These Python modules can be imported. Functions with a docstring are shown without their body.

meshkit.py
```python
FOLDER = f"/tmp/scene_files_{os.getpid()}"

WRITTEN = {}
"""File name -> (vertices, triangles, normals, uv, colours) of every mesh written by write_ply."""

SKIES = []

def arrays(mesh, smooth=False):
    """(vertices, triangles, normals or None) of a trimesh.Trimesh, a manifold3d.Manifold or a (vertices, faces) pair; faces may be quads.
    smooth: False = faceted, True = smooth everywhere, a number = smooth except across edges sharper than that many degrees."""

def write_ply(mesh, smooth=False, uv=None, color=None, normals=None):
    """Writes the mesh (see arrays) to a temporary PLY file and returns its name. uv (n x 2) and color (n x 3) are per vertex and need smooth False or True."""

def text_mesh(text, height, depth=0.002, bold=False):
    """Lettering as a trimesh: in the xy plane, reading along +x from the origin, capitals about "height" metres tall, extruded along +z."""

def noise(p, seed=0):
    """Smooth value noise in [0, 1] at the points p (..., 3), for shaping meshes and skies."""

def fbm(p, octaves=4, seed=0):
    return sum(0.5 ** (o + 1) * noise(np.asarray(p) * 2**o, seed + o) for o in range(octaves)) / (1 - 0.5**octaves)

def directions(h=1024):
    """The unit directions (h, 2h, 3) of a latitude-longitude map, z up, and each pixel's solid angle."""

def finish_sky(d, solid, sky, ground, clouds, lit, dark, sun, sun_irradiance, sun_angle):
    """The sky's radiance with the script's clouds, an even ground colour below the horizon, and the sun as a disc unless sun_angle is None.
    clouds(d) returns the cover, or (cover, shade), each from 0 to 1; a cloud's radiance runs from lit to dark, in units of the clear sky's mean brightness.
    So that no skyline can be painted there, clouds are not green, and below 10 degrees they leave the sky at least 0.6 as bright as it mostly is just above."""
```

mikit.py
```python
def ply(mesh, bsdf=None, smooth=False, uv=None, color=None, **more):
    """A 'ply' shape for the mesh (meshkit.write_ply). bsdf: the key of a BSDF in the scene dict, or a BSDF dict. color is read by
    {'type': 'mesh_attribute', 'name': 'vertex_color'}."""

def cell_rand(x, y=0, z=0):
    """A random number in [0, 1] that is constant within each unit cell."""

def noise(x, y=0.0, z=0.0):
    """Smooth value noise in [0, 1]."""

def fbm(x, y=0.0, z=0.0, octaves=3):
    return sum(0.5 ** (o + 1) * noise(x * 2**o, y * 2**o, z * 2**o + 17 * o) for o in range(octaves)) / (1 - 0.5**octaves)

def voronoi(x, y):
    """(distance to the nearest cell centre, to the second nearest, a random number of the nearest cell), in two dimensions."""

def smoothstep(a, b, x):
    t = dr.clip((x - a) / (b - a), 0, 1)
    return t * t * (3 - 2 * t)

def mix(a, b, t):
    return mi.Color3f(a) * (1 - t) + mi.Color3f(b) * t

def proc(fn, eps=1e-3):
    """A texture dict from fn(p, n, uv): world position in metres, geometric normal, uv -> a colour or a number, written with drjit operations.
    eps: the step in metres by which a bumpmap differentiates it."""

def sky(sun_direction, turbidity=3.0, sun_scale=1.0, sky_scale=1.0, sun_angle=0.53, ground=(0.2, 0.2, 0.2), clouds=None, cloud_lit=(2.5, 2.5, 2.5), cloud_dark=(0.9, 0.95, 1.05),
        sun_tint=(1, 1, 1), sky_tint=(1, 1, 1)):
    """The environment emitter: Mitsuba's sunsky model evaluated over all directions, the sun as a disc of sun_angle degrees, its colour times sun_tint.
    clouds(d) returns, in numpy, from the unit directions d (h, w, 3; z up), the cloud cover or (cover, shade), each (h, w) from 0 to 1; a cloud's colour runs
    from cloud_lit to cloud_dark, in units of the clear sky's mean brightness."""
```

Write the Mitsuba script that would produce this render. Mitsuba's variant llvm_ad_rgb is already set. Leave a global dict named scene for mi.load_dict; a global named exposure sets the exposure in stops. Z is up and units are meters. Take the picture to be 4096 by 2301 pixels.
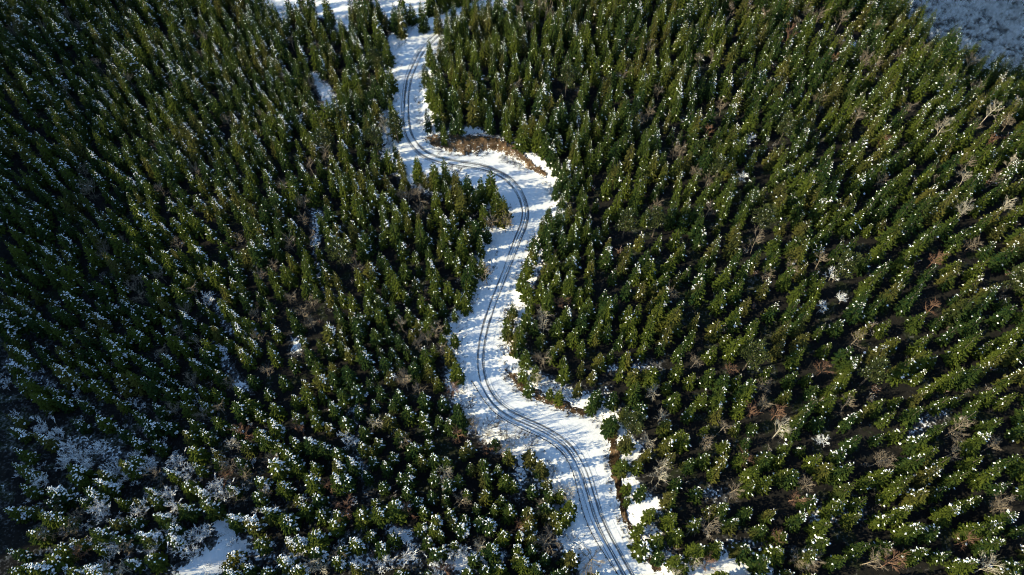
import math, random
import numpy as np
import drjit as dr
import mitsuba as mi
import mikit, meshkit
from scipy.ndimage import gaussian_filter
from scipy.interpolate import RegularGridInterpolator
from scipy.spatial import cKDTree

T = mi.ScalarTransform4f
scene, labels = {}, {}

# ---------------------------------------------------------------- camera, sky, exposure
CAM_H, PITCH = 165.0, math.radians(57.8)
FOCAL = 2750.0 / 4096.0                      # in picture widths
scene['camera'] = {
    'type': 'perspective', 'fov': math.degrees(2 * math.atan(0.5 / FOCAL)), 'fov_axis': 'x',
    'near_clip': 1.0, 'far_clip': 6000.0,
    'to_world': T().look_at(origin=[0, 0, CAM_H], target=[0, math.cos(PITCH), CAM_H - math.sin(PITCH)], up=[0, 0, 1])}
SUN_ELEV = math.radians(19.0)
SUN = np.array([-math.cos(SUN_ELEV) * 0.979, -math.cos(SUN_ELEV) * 0.204, math.sin(SUN_ELEV)])
scene['sky'] = mikit.sky(SUN.tolist(), turbidity=2.5, sun_scale=0.5, sky_scale=0.54, ground=(0.12, 0.12, 0.13), sun_tint=(0.83, 1.0, 1.22), sky_tint=(0.98, 1.0, 1.04))
exposure = 4.1

# ---------------------------------------------------------------- surveyed plan of the place (metres; camera foot at 0, 0)
#==TABLE START==
TRACK = [(-3.6,231.7),(-13.6,227.5),(-18.6,223.9),(-24.8,217.1),(-28.6,212.8),(-31.3,208.2),(-33.5,202.9),(-35.0,197.0),(-36.1,191.1),(-36.3,185.5),(-36.3,180.1),(-36.1,174.8),(-35.4,169.5),(-34.4,164.4),(-32.6,160.1),(-30.2,156.4),(-26.8,153.4),(-23.5,152.0),(-19.9,151.1),(-15.5,150.0),(-11.1,149.5),(-7.7,148.3),(-3.3,146.0),(-0.2,143.5),(2.4,139.0),(3.8,134.4),(4.3,130.0),(3.5,125.7),(1.9,121.6),(0.5,117.1),(-1.1,111.6),(-2.5,107.8),(-3.6,104.1),(-4.8,100.5),(-5.8,96.8),(-6.7,93.3),(-7.4,89.8),(-8.0,86.5),(-8.3,83.2),(-8.3,79.8),(-8.1,77.1),(-7.2,74.3),(-6.1,71.3),(-4.4,69.0),(-1.8,66.8),(1.3,64.9),(4.8,63.7),(8.2,62.0),(11.7,59.8),(14.3,57.4),(15.9,54.9),(17.1,52.1),(17.9,49.1),(18.6,46.1),(19.2,43.5),(19.7,40.9),(20.5,38.4),(21.6,35.9),(23.0,33.2),(24.4,30.5),(25.6,28.1),(27.3,24.5),(29.3,20.0)]
LEFT_EDGE = [(-8.5,237.6),(-16.1,232.9),(-25.4,226.9),(-32.6,221.9),(-36.6,218.4),(-38.6,210.4),(-40.0,203.7),(-41.1,196.3),(-40.0,191.1),(-39.8,184.9),(-39.5,178.0),(-38.5,171.5),(-37.4,165.1),(-37.1,158.9),(-36.2,154.6),(-33.2,149.8),(-29.0,146.3),(-24.5,144.1),(-17.5,142.4),(-13.1,139.8),(-6.8,137.8),(-1.8,135.8),(-0.2,131.9),(-0.5,128.4),(-1.3,124.7),(-2.8,121.6),(-4.5,115.6),(-5.6,109.7),(-7.3,104.1),(-10.0,99.1),(-11.7,93.8),(-13.4,88.1),(-12.8,83.2),(-12.3,77.9),(-11.6,74.6),(-10.1,71.1),(-9.1,67.0),(-6.8,64.9),(-2.2,61.6),(2.6,59.1),(9.8,55.6),(10.8,52.1),(12.2,49.1),(14.1,46.1),(15.5,41.9),(15.3,39.1),(14.6,36.5),(16.2,33.8),(19.2,32.0),(19.9,29.0),(21.2,24.5),(22.5,20.0)]
RIGHT_EDGE = [(1.1,231.7),(-9.3,226.4),(-15.8,222.7),(-23.4,216.2),(-25.9,210.6),(-27.7,202.9),(-29.4,197.6),(-31.0,191.1),(-31.4,182.8),(-31.4,176.1),(-30.3,168.2),(-28.6,161.9),(-25.0,157.6),(-19.9,155.3),(-15.6,154.1),(-10.8,155.4),(-5.7,155.6),(-1.1,152.7),(2.9,149.7),(7.0,147.0),(10.4,145.5),(12.7,142.4),(12.8,138.2),(12.2,132.7),(9.5,128.8),(7.3,123.6),(5.6,117.1),(3.1,110.7),(1.5,106.0),(-0.5,100.5),(-1.2,95.9),(-2.0,91.6),(-2.6,87.3),(-2.4,83.2),(-1.5,79.0),(0.1,75.4),(2.7,72.9),(7.4,70.1),(11.9,67.7),(17.9,66.0),(22.3,65.1),(24.1,62.3),(24.2,59.1),(23.9,55.3),(24.1,51.5),(24.9,47.9),(25.4,44.4),(26.0,41.2),(26.6,38.7),(27.5,35.0),(30.0,32.2),(32.0,29.0),(35.1,24.5),(38.4,20.0)]
RAIL = [(-10.9,75.7),(-8.9,72.2),(-6.9,68.7),(-5.1,66.5),(-2.4,64.3),(0.8,62.6),(3.9,61.0),(7.0,59.6),(8.8,58.8),(10.8,57.5),(12.1,56.0),(13.5,54.3),(14.4,52.5),(15.1,50.0),(15.5,47.6),(15.9,44.9),(16.4,42.0),(17.1,39.4),(18.1,36.9),(19.4,34.4),(20.7,32.5),(22.2,30.0),(23.6,27.8),(25.7,24.5)]
VALLEY = [(-162.8,95.8),(-136.5,81.9),(-119.8,72.5),(-102.1,61.7),(-87.6,54.6),(-74.7,46.7),(-65.0,38.0),(-61.1,33.0),(-53.3,28.2),(-41.2,22.5)]
CREST = [(122.3,239.8),(128.7,203.5),(133.7,171.3),(138.8,149.6),(142.7,128.3),(147.9,97.5)]
FIRS = [(-61.4,209.9,10.5),(-56.8,204.3,10.5),(-55.1,215.8,13.0),(-49.2,213.2,13.0),(-40.3,214.2,13.0),(-42.5,216.2,13.0),(-32.5,216.1,13.0),(-27.0,215.1,13.0),(-21.2,217.0,13.0),(-44.4,201.2,10.5),(-50.2,198.9,10.5),(-58.9,201.5,10.5),(-46.3,191.9,10.5),(-54.3,191.3,8.0),(-50.9,188.8,8.0),(-55.9,183.0,13.0),(-46.9,176.6,10.4),(-51.0,172.4,12.9),(-37.6,162.4,12.8),(-44.7,170.3,10.4),(-53.4,161.3,7.8),(-34.9,147.5,10.1),(-38.5,149.0,10.1),(-33.2,141.4,10.0),(-39.1,142.2,7.6),(-33.8,139.4,7.6),(-23.6,140.8,12.5),(-20.3,142.1,12.5),(-26.9,141.8,7.6),(-16.5,135.4,10.0),(-9.5,135.4,12.4),(-15.2,133.4,9.9),(-46.3,141.5,10.0),(-42.3,143.9,10.1),(-53.8,154.0,10.2),(-38.5,133.8,9.9),(-21.9,202.7,13.0),(-19.1,205.2,13.0),(-17.0,206.6,13.0),(-12.6,210.3,13.0),(-8.2,206.0,13.0),(-3.9,211.1,13.0),(-24.5,198.9,8.0),(-13.0,194.5,13.0),(-9.4,193.6,10.5),(-6.5,190.1,10.5),(-17.7,190.4,10.5),(-20.0,184.8,13.0),(-18.6,179.9,10.5),(-22.0,176.0,10.5),(-25.6,171.3,13.0),(-25.8,179.0,10.5),(0.8,194.4,13.0),(4.1,195.8,10.5),(7.6,190.5,13.0),(1.2,183.0,13.0),(-2.8,187.7,10.5),(5.6,178.6,13.0),(-3.2,175.6,10.5),(-9.1,175.0,8.0),(-6.8,172.5,7.9),(-16.7,173.6,8.0),(-11.5,169.0,10.4),(-4.3,169.5,10.4),(-0.5,168.4,10.4),(-7.0,161.8,12.8),(3.4,161.5,10.3),(3.5,155.1,12.7),(6.3,159.3,10.3),(8.1,154.1,12.7),(9.7,158.9,12.8),(12.5,147.7,10.2),(16.9,207.1,13.0),(24.9,198.7,10.5),(30.8,204.5,13.0),(37.0,199.0,13.0),(16.2,190.6,13.0),(22.0,190.3,13.0),(27.0,191.1,8.0),(31.0,187.5,10.5),(29.8,198.6,8.0),(39.7,190.8,10.5),(43.5,192.3,13.0),(11.5,179.9,10.5),(24.0,176.5,8.0),(28.8,172.3,10.5),(30.8,167.8,13.0),(8.5,167.1,12.9),(8.0,163.8,12.9),(15.6,161.0,12.8),(12.1,167.3,10.4),(18.1,153.8,10.2),(19.8,150.6,12.7),(23.0,156.8,12.8),(26.6,159.8,7.8),(30.9,157.2,12.8),(30.3,153.6,12.7),(35.6,181.2,13.0),(38.6,177.4,10.5),(41.1,180.3,10.5),(41.3,173.3,13.0),(43.3,171.7,10.5),(48.8,174.6,13.0),(53.3,199.2,13.0),(-1.0,158.4,7.8),(-18.9,161.7,7.8),(-17.0,161.6,10.3),(-21.7,158.0,10.3),(15.4,137.6,10.0),(13.4,135.6,10.0),(16.4,141.6,10.1),(23.8,144.4,10.1),(26.0,144.5,12.6),(29.5,150.5,10.2),(34.0,149.5,10.2),(43.3,153.7,10.3),(40.6,151.0,10.2),(48.1,156.9,10.3),(51.5,162.0,10.4),(-45.5,128.9,9.8),(-50.6,129.2,7.5),(-42.1,124.0,7.4),(-43.1,119.7,9.7),(-44.0,117.2,9.7),(-35.6,130.8,7.5),(-26.4,118.7,12.1),(-24.5,119.6,7.4),(-23.3,131.0,9.9),(-24.5,126.4,7.5),(-15.2,131.0,12.3),(-12.5,132.8,7.5),(-10.7,133.4,9.9),(-2.7,127.6,12.2),(-4.5,127.9,9.9),(-8.3,126.8,9.8),(-13.7,117.6,12.1),(-14.5,113.8,12.0),(-9.0,115.0,12.0),(-20.3,115.9,9.7),(-19.4,118.9,9.7),(-11.2,109.5,9.6),(-8.5,108.1,9.6),(-12.5,101.0,9.5),(-17.9,112.3,9.6),(-23.1,108.3,9.6),(-21.0,105.2,9.5),(-21.5,102.1,9.5),(-32.0,116.0,9.7),(-30.5,107.9,9.6),(-32.4,102.8,11.8),(-36.2,110.3,9.6),(-40.4,109.2,9.6),(-39.5,106.7,9.5),(-35.8,102.5,7.2),(-29.7,100.1,7.2),(-24.7,97.2,9.4),(-26.9,103.9,7.2),(-44.6,98.9,9.4),(-47.5,100.1,9.4),(-32.6,95.3,9.4),(-35.5,92.5,11.6),(-41.2,92.7,9.3),(-43.3,91.4,9.3),(-30.9,92.1,7.1),(-28.0,92.9,9.3),(-22.2,94.0,9.3),(-18.9,95.5,9.4),(-14.6,98.0,9.4),(-12.6,96.5,9.4),(-15.7,93.7,7.1),(-25.1,90.6,7.1),(-22.3,90.0,9.3),(-17.7,90.3,7.1),(-33.1,87.8,9.2),(-30.0,85.5,9.2),(-40.9,84.5,9.2),(-43.2,82.2,9.2),(-45.8,87.7,9.2),(-35.2,82.9,7.0),(-31.8,82.3,7.0),(-20.6,83.0,7.0),(-18.6,86.3,7.0),(-15.3,86.1,7.0),(-16.2,80.4,11.4),(-14.2,75.7,11.3),(-21.4,76.6,9.1),(-25.3,77.0,9.1),(-42.6,75.8,11.3),(-36.0,76.9,6.9),(-31.5,75.5,6.9),(8.9,120.5,9.8),(11.2,119.9,9.8),(13.7,116.7,9.7),(14.2,112.5,12.0),(6.0,111.3,9.7),(4.4,106.8,9.6),(2.9,102.3,9.5),(7.9,98.1,9.5),(5.0,94.2,9.4),(0.3,93.7,7.1),(-0.8,90.2,9.3),(-1.1,86.9,11.5),(3.9,89.9,9.3),(6.0,88.1,7.1),(1.0,82.0,9.2),(3.7,78.9,9.2),(7.7,84.1,7.0),(10.3,79.8,9.2),(13.1,77.6,7.0),(16.0,84.2,9.2),(17.9,80.7,9.2),(21.5,84.3,9.2),(24.6,84.8,9.3),(25.3,78.9,7.0),(20.2,92.0,9.4),(24.6,95.5,7.2),(26.9,92.8,9.4),(31.1,83.1,9.2),(27.6,82.2,9.2),(37.3,88.4,11.6),(32.7,89.9,9.3),(30.2,89.6,9.3),(36.4,92.5,7.1),(39.6,83.4,9.2),(38.1,80.6,7.0),(29.0,77.4,9.2),(6.1,74.7,9.1),(3.0,74.8,9.1),(20.5,73.7,6.9),(44.9,119.8,12.2),(40.6,99.3,9.5),(36.4,106.2,9.6),(21.3,104.1,9.6),(16.3,106.5,9.6),(-41.9,63.3,8.9),(-38.6,52.2,10.9),(-36.7,73.2,9.1),(-33.7,71.2,9.0),(-28.7,70.0,9.0),(-35.2,68.2,6.8),(-39.0,66.7,6.8),(-35.2,64.4,6.8),(-31.0,63.9,8.9),(-30.3,68.1,6.8),(-36.8,60.8,8.9),(-36.7,56.6,8.8),(-34.7,56.3,6.7),(-33.2,58.4,6.7),(-30.6,52.2,8.8),(-34.1,53.8,6.7),(-30.8,47.4,8.7),(-29.1,54.8,6.7),(-27.2,41.9,10.7),(-27.6,59.6,8.9),(-24.6,51.5,8.8),(-22.1,53.7,8.8),(-26.7,49.8,6.7),(-18.8,53.3,8.8),(-20.6,57.7,6.7),(-20.8,61.5,6.8),(-25.0,49.4,6.7),(-18.6,49.5,8.7),(-24.9,45.8,8.7),(-19.0,45.0,8.7),(-15.7,44.0,8.7),(-22.4,44.1,6.6),(-20.7,41.4,8.6),(-17.7,39.4,8.6),(-14.6,40.8,8.6),(-15.8,52.9,8.8),(-15.5,61.9,8.9),(-13.4,63.1,11.1),(-11.9,55.1,8.8),(-10.6,56.3,8.8),(-15.2,47.7,8.7),(-12.7,48.7,8.7),(-9.9,51.8,6.7),(-6.9,52.1,8.8),(-6.2,49.2,8.7),(-4.0,57.6,6.7),(-3.3,51.0,8.8),(-0.7,53.9,10.9),(-1.6,48.5,8.7),(0.3,47.4,6.6),(-10.6,45.1,8.7),(-8.3,42.0,8.6),(-4.1,41.7,8.6),(-6.4,45.1,8.7),(-2.6,44.1,6.6),(-0.7,41.6,8.6),(4.5,54.1,8.8),(7.0,50.8,10.9),(4.8,45.9,8.7),(8.3,47.0,8.7),(8.9,44.5,8.7),(11.4,44.6,8.7),(13.2,41.2,10.7),(7.8,41.8,8.6),(10.0,39.8,8.6),(12.4,39.1,8.6),(10.8,37.7,8.6),(3.7,40.5,10.7),(4.0,37.9,8.6),(-11.2,39.8,6.6),(-11.6,37.5,8.6),(-7.2,39.0,8.6),(-5.4,38.3,8.6),(-13.7,39.2,6.5),(-18.2,37.3,8.6),(-16.6,36.1,8.5),(-21.0,37.9,6.5),(-27.6,35.7,8.5),(-35.8,34.1,10.5),(-29.9,33.3,10.5),(-17.3,31.7,8.5),(-13.2,33.8,6.5),(-1.9,35.6,8.5),(-4.6,32.3,10.5),(1.8,35.8,8.5),(4.6,34.9,8.5),(1.2,32.8,8.5),(0.9,30.7,8.5),(4.3,32.8,8.5),(2.4,29.5,10.5),(-3.1,28.6,8.4),(-8.6,30.7,8.5),(-5.8,28.1,8.4),(-35.3,29.0,10.4),(-18.9,27.4,8.4),(5.3,28.4,10.4),(7.5,30.7,8.5),(10.1,27.2,8.4),(13.1,30.5,10.5),(11.6,27.8,8.4),(-39.1,33.2,6.5),(-16.0,33.0,6.5),(-31.1,40.6,10.7),(-35.3,40.8,8.6),(4.4,71.1,9.1),(9.6,70.0,6.9),(11.8,68.8,9.0),(19.9,66.1,11.1),(21.1,68.1,9.0),(24.2,60.9,11.1),(27.4,55.9,11.0),(26.1,50.9,8.8),(29.5,50.7,8.8),(29.4,44.1,10.8),(26.8,43.1,6.6),(26.9,45.8,6.6),(31.0,39.2,10.7),(28.3,36.1,10.6),(32.3,33.6,8.5),(29.2,32.6,8.5),(35.3,37.9,10.7),(36.5,34.9,8.6),(32.5,30.5,8.5),(35.5,29.3,10.5),(35.9,42.7,10.7),(25.0,67.2,9.0),(30.0,68.1,11.2),(27.7,63.7,9.0),(31.4,64.2,9.0),(37.0,59.9,8.9),(39.7,56.9,8.9),(37.3,51.8,8.8),(-111.3,76.0,9.1),(-116.2,76.9,9.1),(-123.8,71.3,11.2),(-131.4,75.9,9.1),(-122.6,74.6,9.0),(-108.2,73.5,9.0),(-103.9,74.9,9.0),(-112.3,64.9,8.9),(-106.4,65.7,8.9),(-99.5,62.1,8.9),(-94.7,59.3,11.0),(-118.0,59.8,11.0),(-126.3,62.2,8.9),(-121.9,56.1,8.8),(-120.4,52.3,8.8),(-117.7,50.5,8.8),(-106.3,51.6,10.9),(-105.2,49.1,10.8),(-98.7,50.3,10.8),(-94.1,52.6,10.9),(-93.1,54.2,8.8),(-98.4,48.2,10.8),(-107.9,45.6,10.8),(-115.9,46.8,8.7),(-99.7,45.4,10.8),(-108.6,43.4,8.7),(-101.2,43.6,8.7),(-93.1,44.0,8.7),(-88.5,43.9,8.7),(-85.2,44.3,8.7),(-86.9,46.6,8.7),(-74.5,46.0,10.8),(-83.1,51.0,10.8),(-76.9,52.3,8.8),(-76.7,41.9,10.7),(-81.3,39.6,10.7),(-78.6,37.6,10.6),(-88.3,39.3,8.6),(-92.1,38.6,8.6),(-83.7,35.5,10.6),(-77.5,34.8,10.6),(-93.8,35.8,10.6),(-107.1,39.6,10.7),(-113.2,41.7,8.6),(-103.9,39.1,8.6),(-116.8,41.4,8.6),(-108.8,35.9,8.5),(-98.6,34.1,8.5),(-101.5,32.5,8.5),(-93.3,32.6,8.5),(-89.5,34.9,8.5),(-85.5,29.9,8.4),(-81.6,30.9,8.5),(-91.9,27.8,10.4),(-102.0,30.4,8.5),(-104.5,28.2,10.4),(-108.3,27.6,8.4),(-63.8,31.8,8.5),(-59.8,29.1,10.4),(-64.6,29.5,8.4),(-63.1,27.4,10.4),(-60.7,39.0,10.6),(-57.0,41.2,10.7),(-52.7,39.4,10.6),(-54.5,47.1,10.8),(-60.6,48.7,8.7),(-60.6,45.2,8.7),(-52.4,52.4,8.8),(-57.4,57.0,8.8),(-60.7,58.4,11.0),(-53.5,57.9,11.0),(-53.7,53.8,8.8),(-69.9,62.0,8.9),(-74.7,64.0,8.9),(-81.0,63.8,8.9),(-81.7,60.9,8.9),(-77.1,60.8,8.9),(-73.4,56.1,8.8),(-79.0,56.5,8.8),(-89.3,58.4,8.8),(-72.5,53.6,8.8),(-66.6,53.5,8.8),(-44.8,32.6,8.5),(-51.6,30.2,10.5),(-48.7,34.6,10.6),(-50.8,34.6,10.6),(-45.1,35.4,10.6),(-39.9,30.8,8.5),(-48.3,28.8,8.4),(-40.7,40.6,8.6),(-44.7,40.9,8.6),(-41.4,38.4,8.6),(-46.0,44.3,8.7),(-90.3,73.0,9.0),(-91.7,68.3,9.0),(-87.8,63.6,8.9),(-84.5,68.8,9.0),(-79.6,69.1,9.0),(-77.0,72.0,9.0),(-69.7,67.3,11.1),(-67.2,68.9,9.0),(-60.7,67.5,9.0),(-54.6,65.1,9.0),(-50.6,66.4,9.0),(-45.0,66.8,11.1),(-52.6,70.5,11.2),(-49.5,63.8,8.9),(-67.2,46.9,8.7),(-55.0,55.2,8.8),(-41.8,48.0,10.8),(-42.8,55.3,8.8),(-39.5,48.4,10.8),(92.5,59.6,9.0),(86.4,58.9,9.0),(90.8,52.5,11.0),(91.6,49.8,10.9),(88.4,48.1,10.9),(91.8,45.9,10.9),(97.3,45.0,10.8),(73.7,46.9,10.9),(77.6,53.5,8.9),(74.3,51.1,6.7),(68.4,49.6,8.8),(70.3,47.7,8.8),(61.2,46.9,8.8),(62.9,46.5,8.8),(73.2,42.9,10.8),(82.8,41.8,10.8),(83.7,37.6,10.7),(84.6,34.1,11.8),(62.2,36.8,10.7),(54.5,35.3,8.6),(58.5,33.8,8.5),(50.2,31.5,8.5),(66.6,35.3,10.6),(65.7,31.8,10.5),(56.4,30.2,10.5),(53.3,28.4,10.5),(44.3,31.5,10.5),(40.2,31.0,10.5),(37.3,27.8,6.4),(40.9,37.1,8.6),(48.7,36.9,8.6),(46.5,39.6,10.7),(44.7,39.9,8.6),(52.2,39.1,8.6),(53.5,44.3,8.7),(57.2,45.3,8.7),(46.7,48.2,8.8),(53.2,51.1,8.8),(57.9,50.8,8.8),(40.8,55.8,8.9),(85.2,29.6,10.5),(73.4,30.8,10.5),(79.1,31.3,8.5),(68.8,28.6,10.5),(62.9,29.5,10.5),(90.3,29.3,8.5),(97.4,34.1,10.6),(104.3,35.9,10.7),(94.1,27.0,10.5),(101.7,48.1,8.8),(108.0,47.7,10.9),(96.7,55.9,8.9),(103.2,52.2,11.0),(76.0,40.3,8.7),(69.7,39.0,8.6),(71.6,40.0,8.7)]
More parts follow.
